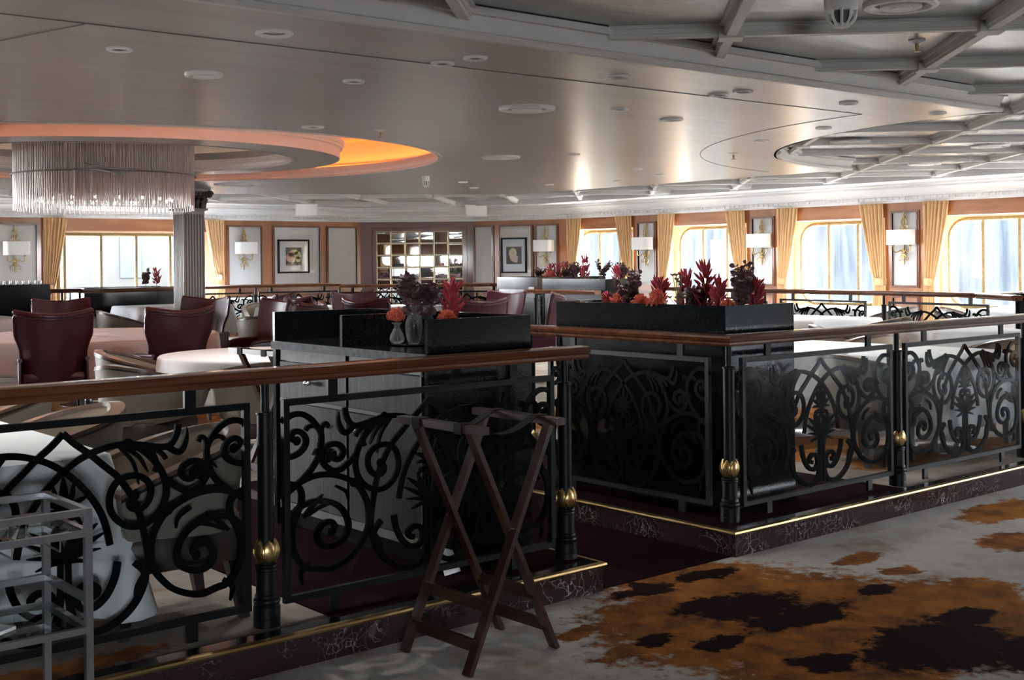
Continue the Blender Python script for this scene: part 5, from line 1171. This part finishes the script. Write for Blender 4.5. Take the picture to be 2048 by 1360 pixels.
# ------------------------------------------------------------------ outside the windows
def outside():
    mb = MB(); mb.box(-60,60,24,26,-6,-4.2); mb.box(-80,80,24,80,-6,-4.0); o = mb.build('quay_ground', mat('quay_ground',(.02,.02,.0195),.9,spec=0.,col2=(.025,.0245,.024),scale=(2,2,2)), None, False); o['kind'] = 'structure'
    fac = [(0,10,7,(.021,.020,.0177),'cream quay building seen through the left panes of the wide window'),(10.5,9,9,(.021,.0193,.0167),'pale quay building in the middle of the wide window'),(20,8,8,(.022,.016,.0095),'ochre quay building behind the fluted column')]
    for i,(x,w,h,c,l) in enumerate(fac):
        b = thing('quay_building',l,'building',(x*2.0+2,55,-4)); mb = MB(); mb.box(-w,w,0,8,0,h*1.9); mb.build('facade', mat('quay_facade',c,.95,spec=0.), b, False)
        mb = MB()
        for a in range(5):
            for q in range(4): xx = -w+.9+a*(2*w-1.8)/4; mb.box(xx-.5,xx+.5,-.05,.02,1.4+q*3.4,3.3+q*3.4)
        mb.build('window', mat('quay_window',(.016,.020,.022),.6,spec=.05), b, False)
        mb = MB(); mb.box(-w-.2,w+.2,-.3,8,h*1.9,h*1.9+.4); mb.build('roof', mat('quay_roof',(.03,.02,.015),.9,spec=0.), b, False)
    y = thing('container','yellow container standing on the quay','container',(25.5,46,-4)); mb = MB(); mb.box(-3,3,0,3,0,6.5)
    for k in range(12): mb.box(-3+.5*k,-2.8+.5*k,-.06,0,.2,6.3)
    mb.build('shell', mat('yellow_paint',(.027,.018,.0015),.8,spec=0.), y, False)
    mb = MB(); mb.box(-3.05,3.05,-.02,3.05,6.5,6.6); mb.build('roof', mat('container_roof',(.035,.03,.02),.9,spec=0.), y, False)
    for k,(x,c,l) in enumerate(((13,(.25,.38,.5),'blue van parked on the quay at the left'),(17,(.6,.6,.6),'silver car parked on the quay'),(21,(.12,.13,.15),'dark van parked on the quay'))):
        v = thing('van',l,'vehicle',(x,40,-4)); mb = MB(); mb.loft([[(-1.9,0,.4),(1.9,0,.4),(1.9,1.7,.4),(-1.9,1.7,.4)],[(-1.9,0,1.2),(1.9,0,1.1),(1.9,1.7,1.1),(-1.9,1.7,1.2)],[(-1.7,.1,2.),(1.0,.1,2.),(1.0,1.6,2.),(-1.7,1.6,2.)]]); mb.build('body', mat('van_paint',tuple(q*.06 for q in c),.5,spec=.05), v, True, 30)
        mb = MB(); mb.box(-1.5,.9,.02,.06,1.2,1.8); mb.build('window', mat('van_window',(.006,.007,.008),.6,spec=.02), v, False)
        for wx in (-1.2,1.2): mb = MB(); mb.tube([(wx,-.05,.35),(wx,.2,.35)], .35, 16); mb.build('wheel', M['black'], v)
    # neighbouring ship side seen through the arched windows
    s = thing('ship_side','pale streaked ship side outside the arched windows','ship',(27,4,-6)); mb = MB(); mb.box(0,.4,-30,30,0,9.2); mb.build('hull', mat('ship_hull',(.0095,.0108,.012),.9,spec=0.,col2=(.0225,.0232,.0236),scale=(1,3.,.35),world=1,detail=8), s, False)
    mb = MB(); mb.box(-.1,.0,-30,30,3.2,3.28); mb.box(-.1,0,-30,30,5.2,5.26); mb.build('rubbing_strip', mat('hull_strip',(.025,.026,.026),.9,spec=0.), s, False)
    d = thing('davit_frame','white diagonal davit beams outside the nearest window','davit',(21.5,7,-4))
    for a,b in (((0,.5,-1),(0,3.4,9)),((0,4.8,0),(0,3.2,9)),((0,-1.5,7),(0,8,7.3))):
        mb = MB(); mb.bar(a,b,.5,.35); mb.build('beam', mat('davit_paint',(.028,.028,.028),.9,spec=0.), d, False)
outside()

# ------------------------------------------------------------------ light and render settings
w = bpy.data.worlds.new('sky'); S.world = w; w.use_nodes = True; nt = w.node_tree; bg = nt.nodes['Background']
tc = nt.nodes.new('ShaderNodeTexCoord'); sp = nt.nodes.new('ShaderNodeSeparateXYZ'); rp = nt.nodes.new('ShaderNodeValToRGB')
nt.links.new(tc.outputs['Generated'], sp.inputs[0]); nt.links.new(sp.outputs['Z'], rp.inputs[0])
e = rp.color_ramp.elements; e[0].position = .0; e[0].color = (.95,.97,1,1); e[1].position = .6; e[1].color = (.70,.83,1.,1)
mr = nt.nodes.new('ShaderNodeMapRange'); mr.inputs['From Min'].default_value = -.02; mr.inputs['From Max'].default_value = .01; mr.inputs['To Min'].default_value = .3; mr.inputs['To Max'].default_value = 1
ml = nt.nodes.new('ShaderNodeMixRGB'); ml.blend_type = 'MULTIPLY'; ml.inputs[0].default_value = 1
nt.links.new(sp.outputs['Z'], mr.inputs['Value']); nt.links.new(rp.outputs[0], ml.inputs[1]); nt.links.new(mr.outputs[0], ml.inputs[2])
nt.links.new(ml.outputs[0], bg.inputs[0]); bg.inputs[1].default_value = SKY
# the spots under the ceiling downlights are fill added to brighten the room
v = S.view_settings; v.view_transform = 'Standard'; v.look = 'None'; v.gamma = 1; v.use_curve_mapping = False; v.exposure = EXPO
S.display_settings.display_device = 'sRGB'
cy = S.cycles
cy.max_bounces = 7; cy.diffuse_bounces = 4; cy.glossy_bounces = 4; cy.transmission_bounces = 4; cy.transparent_max_bounces = 24
cy.sample_clamp_indirect = 8; cy.sample_clamp_direct = 0; cy.caustics_reflective = False; cy.caustics_refractive = False; cy.blur_glossy = 1.
cy.use_denoising = True
try: cy.denoiser = 'OPENIMAGEDENOISE'; cy.denoising_input_passes = 'RGB_ALBEDO_NORMAL'
except Exception: pass
cy.use_adaptive_sampling = True; cy.adaptive_threshold = .02
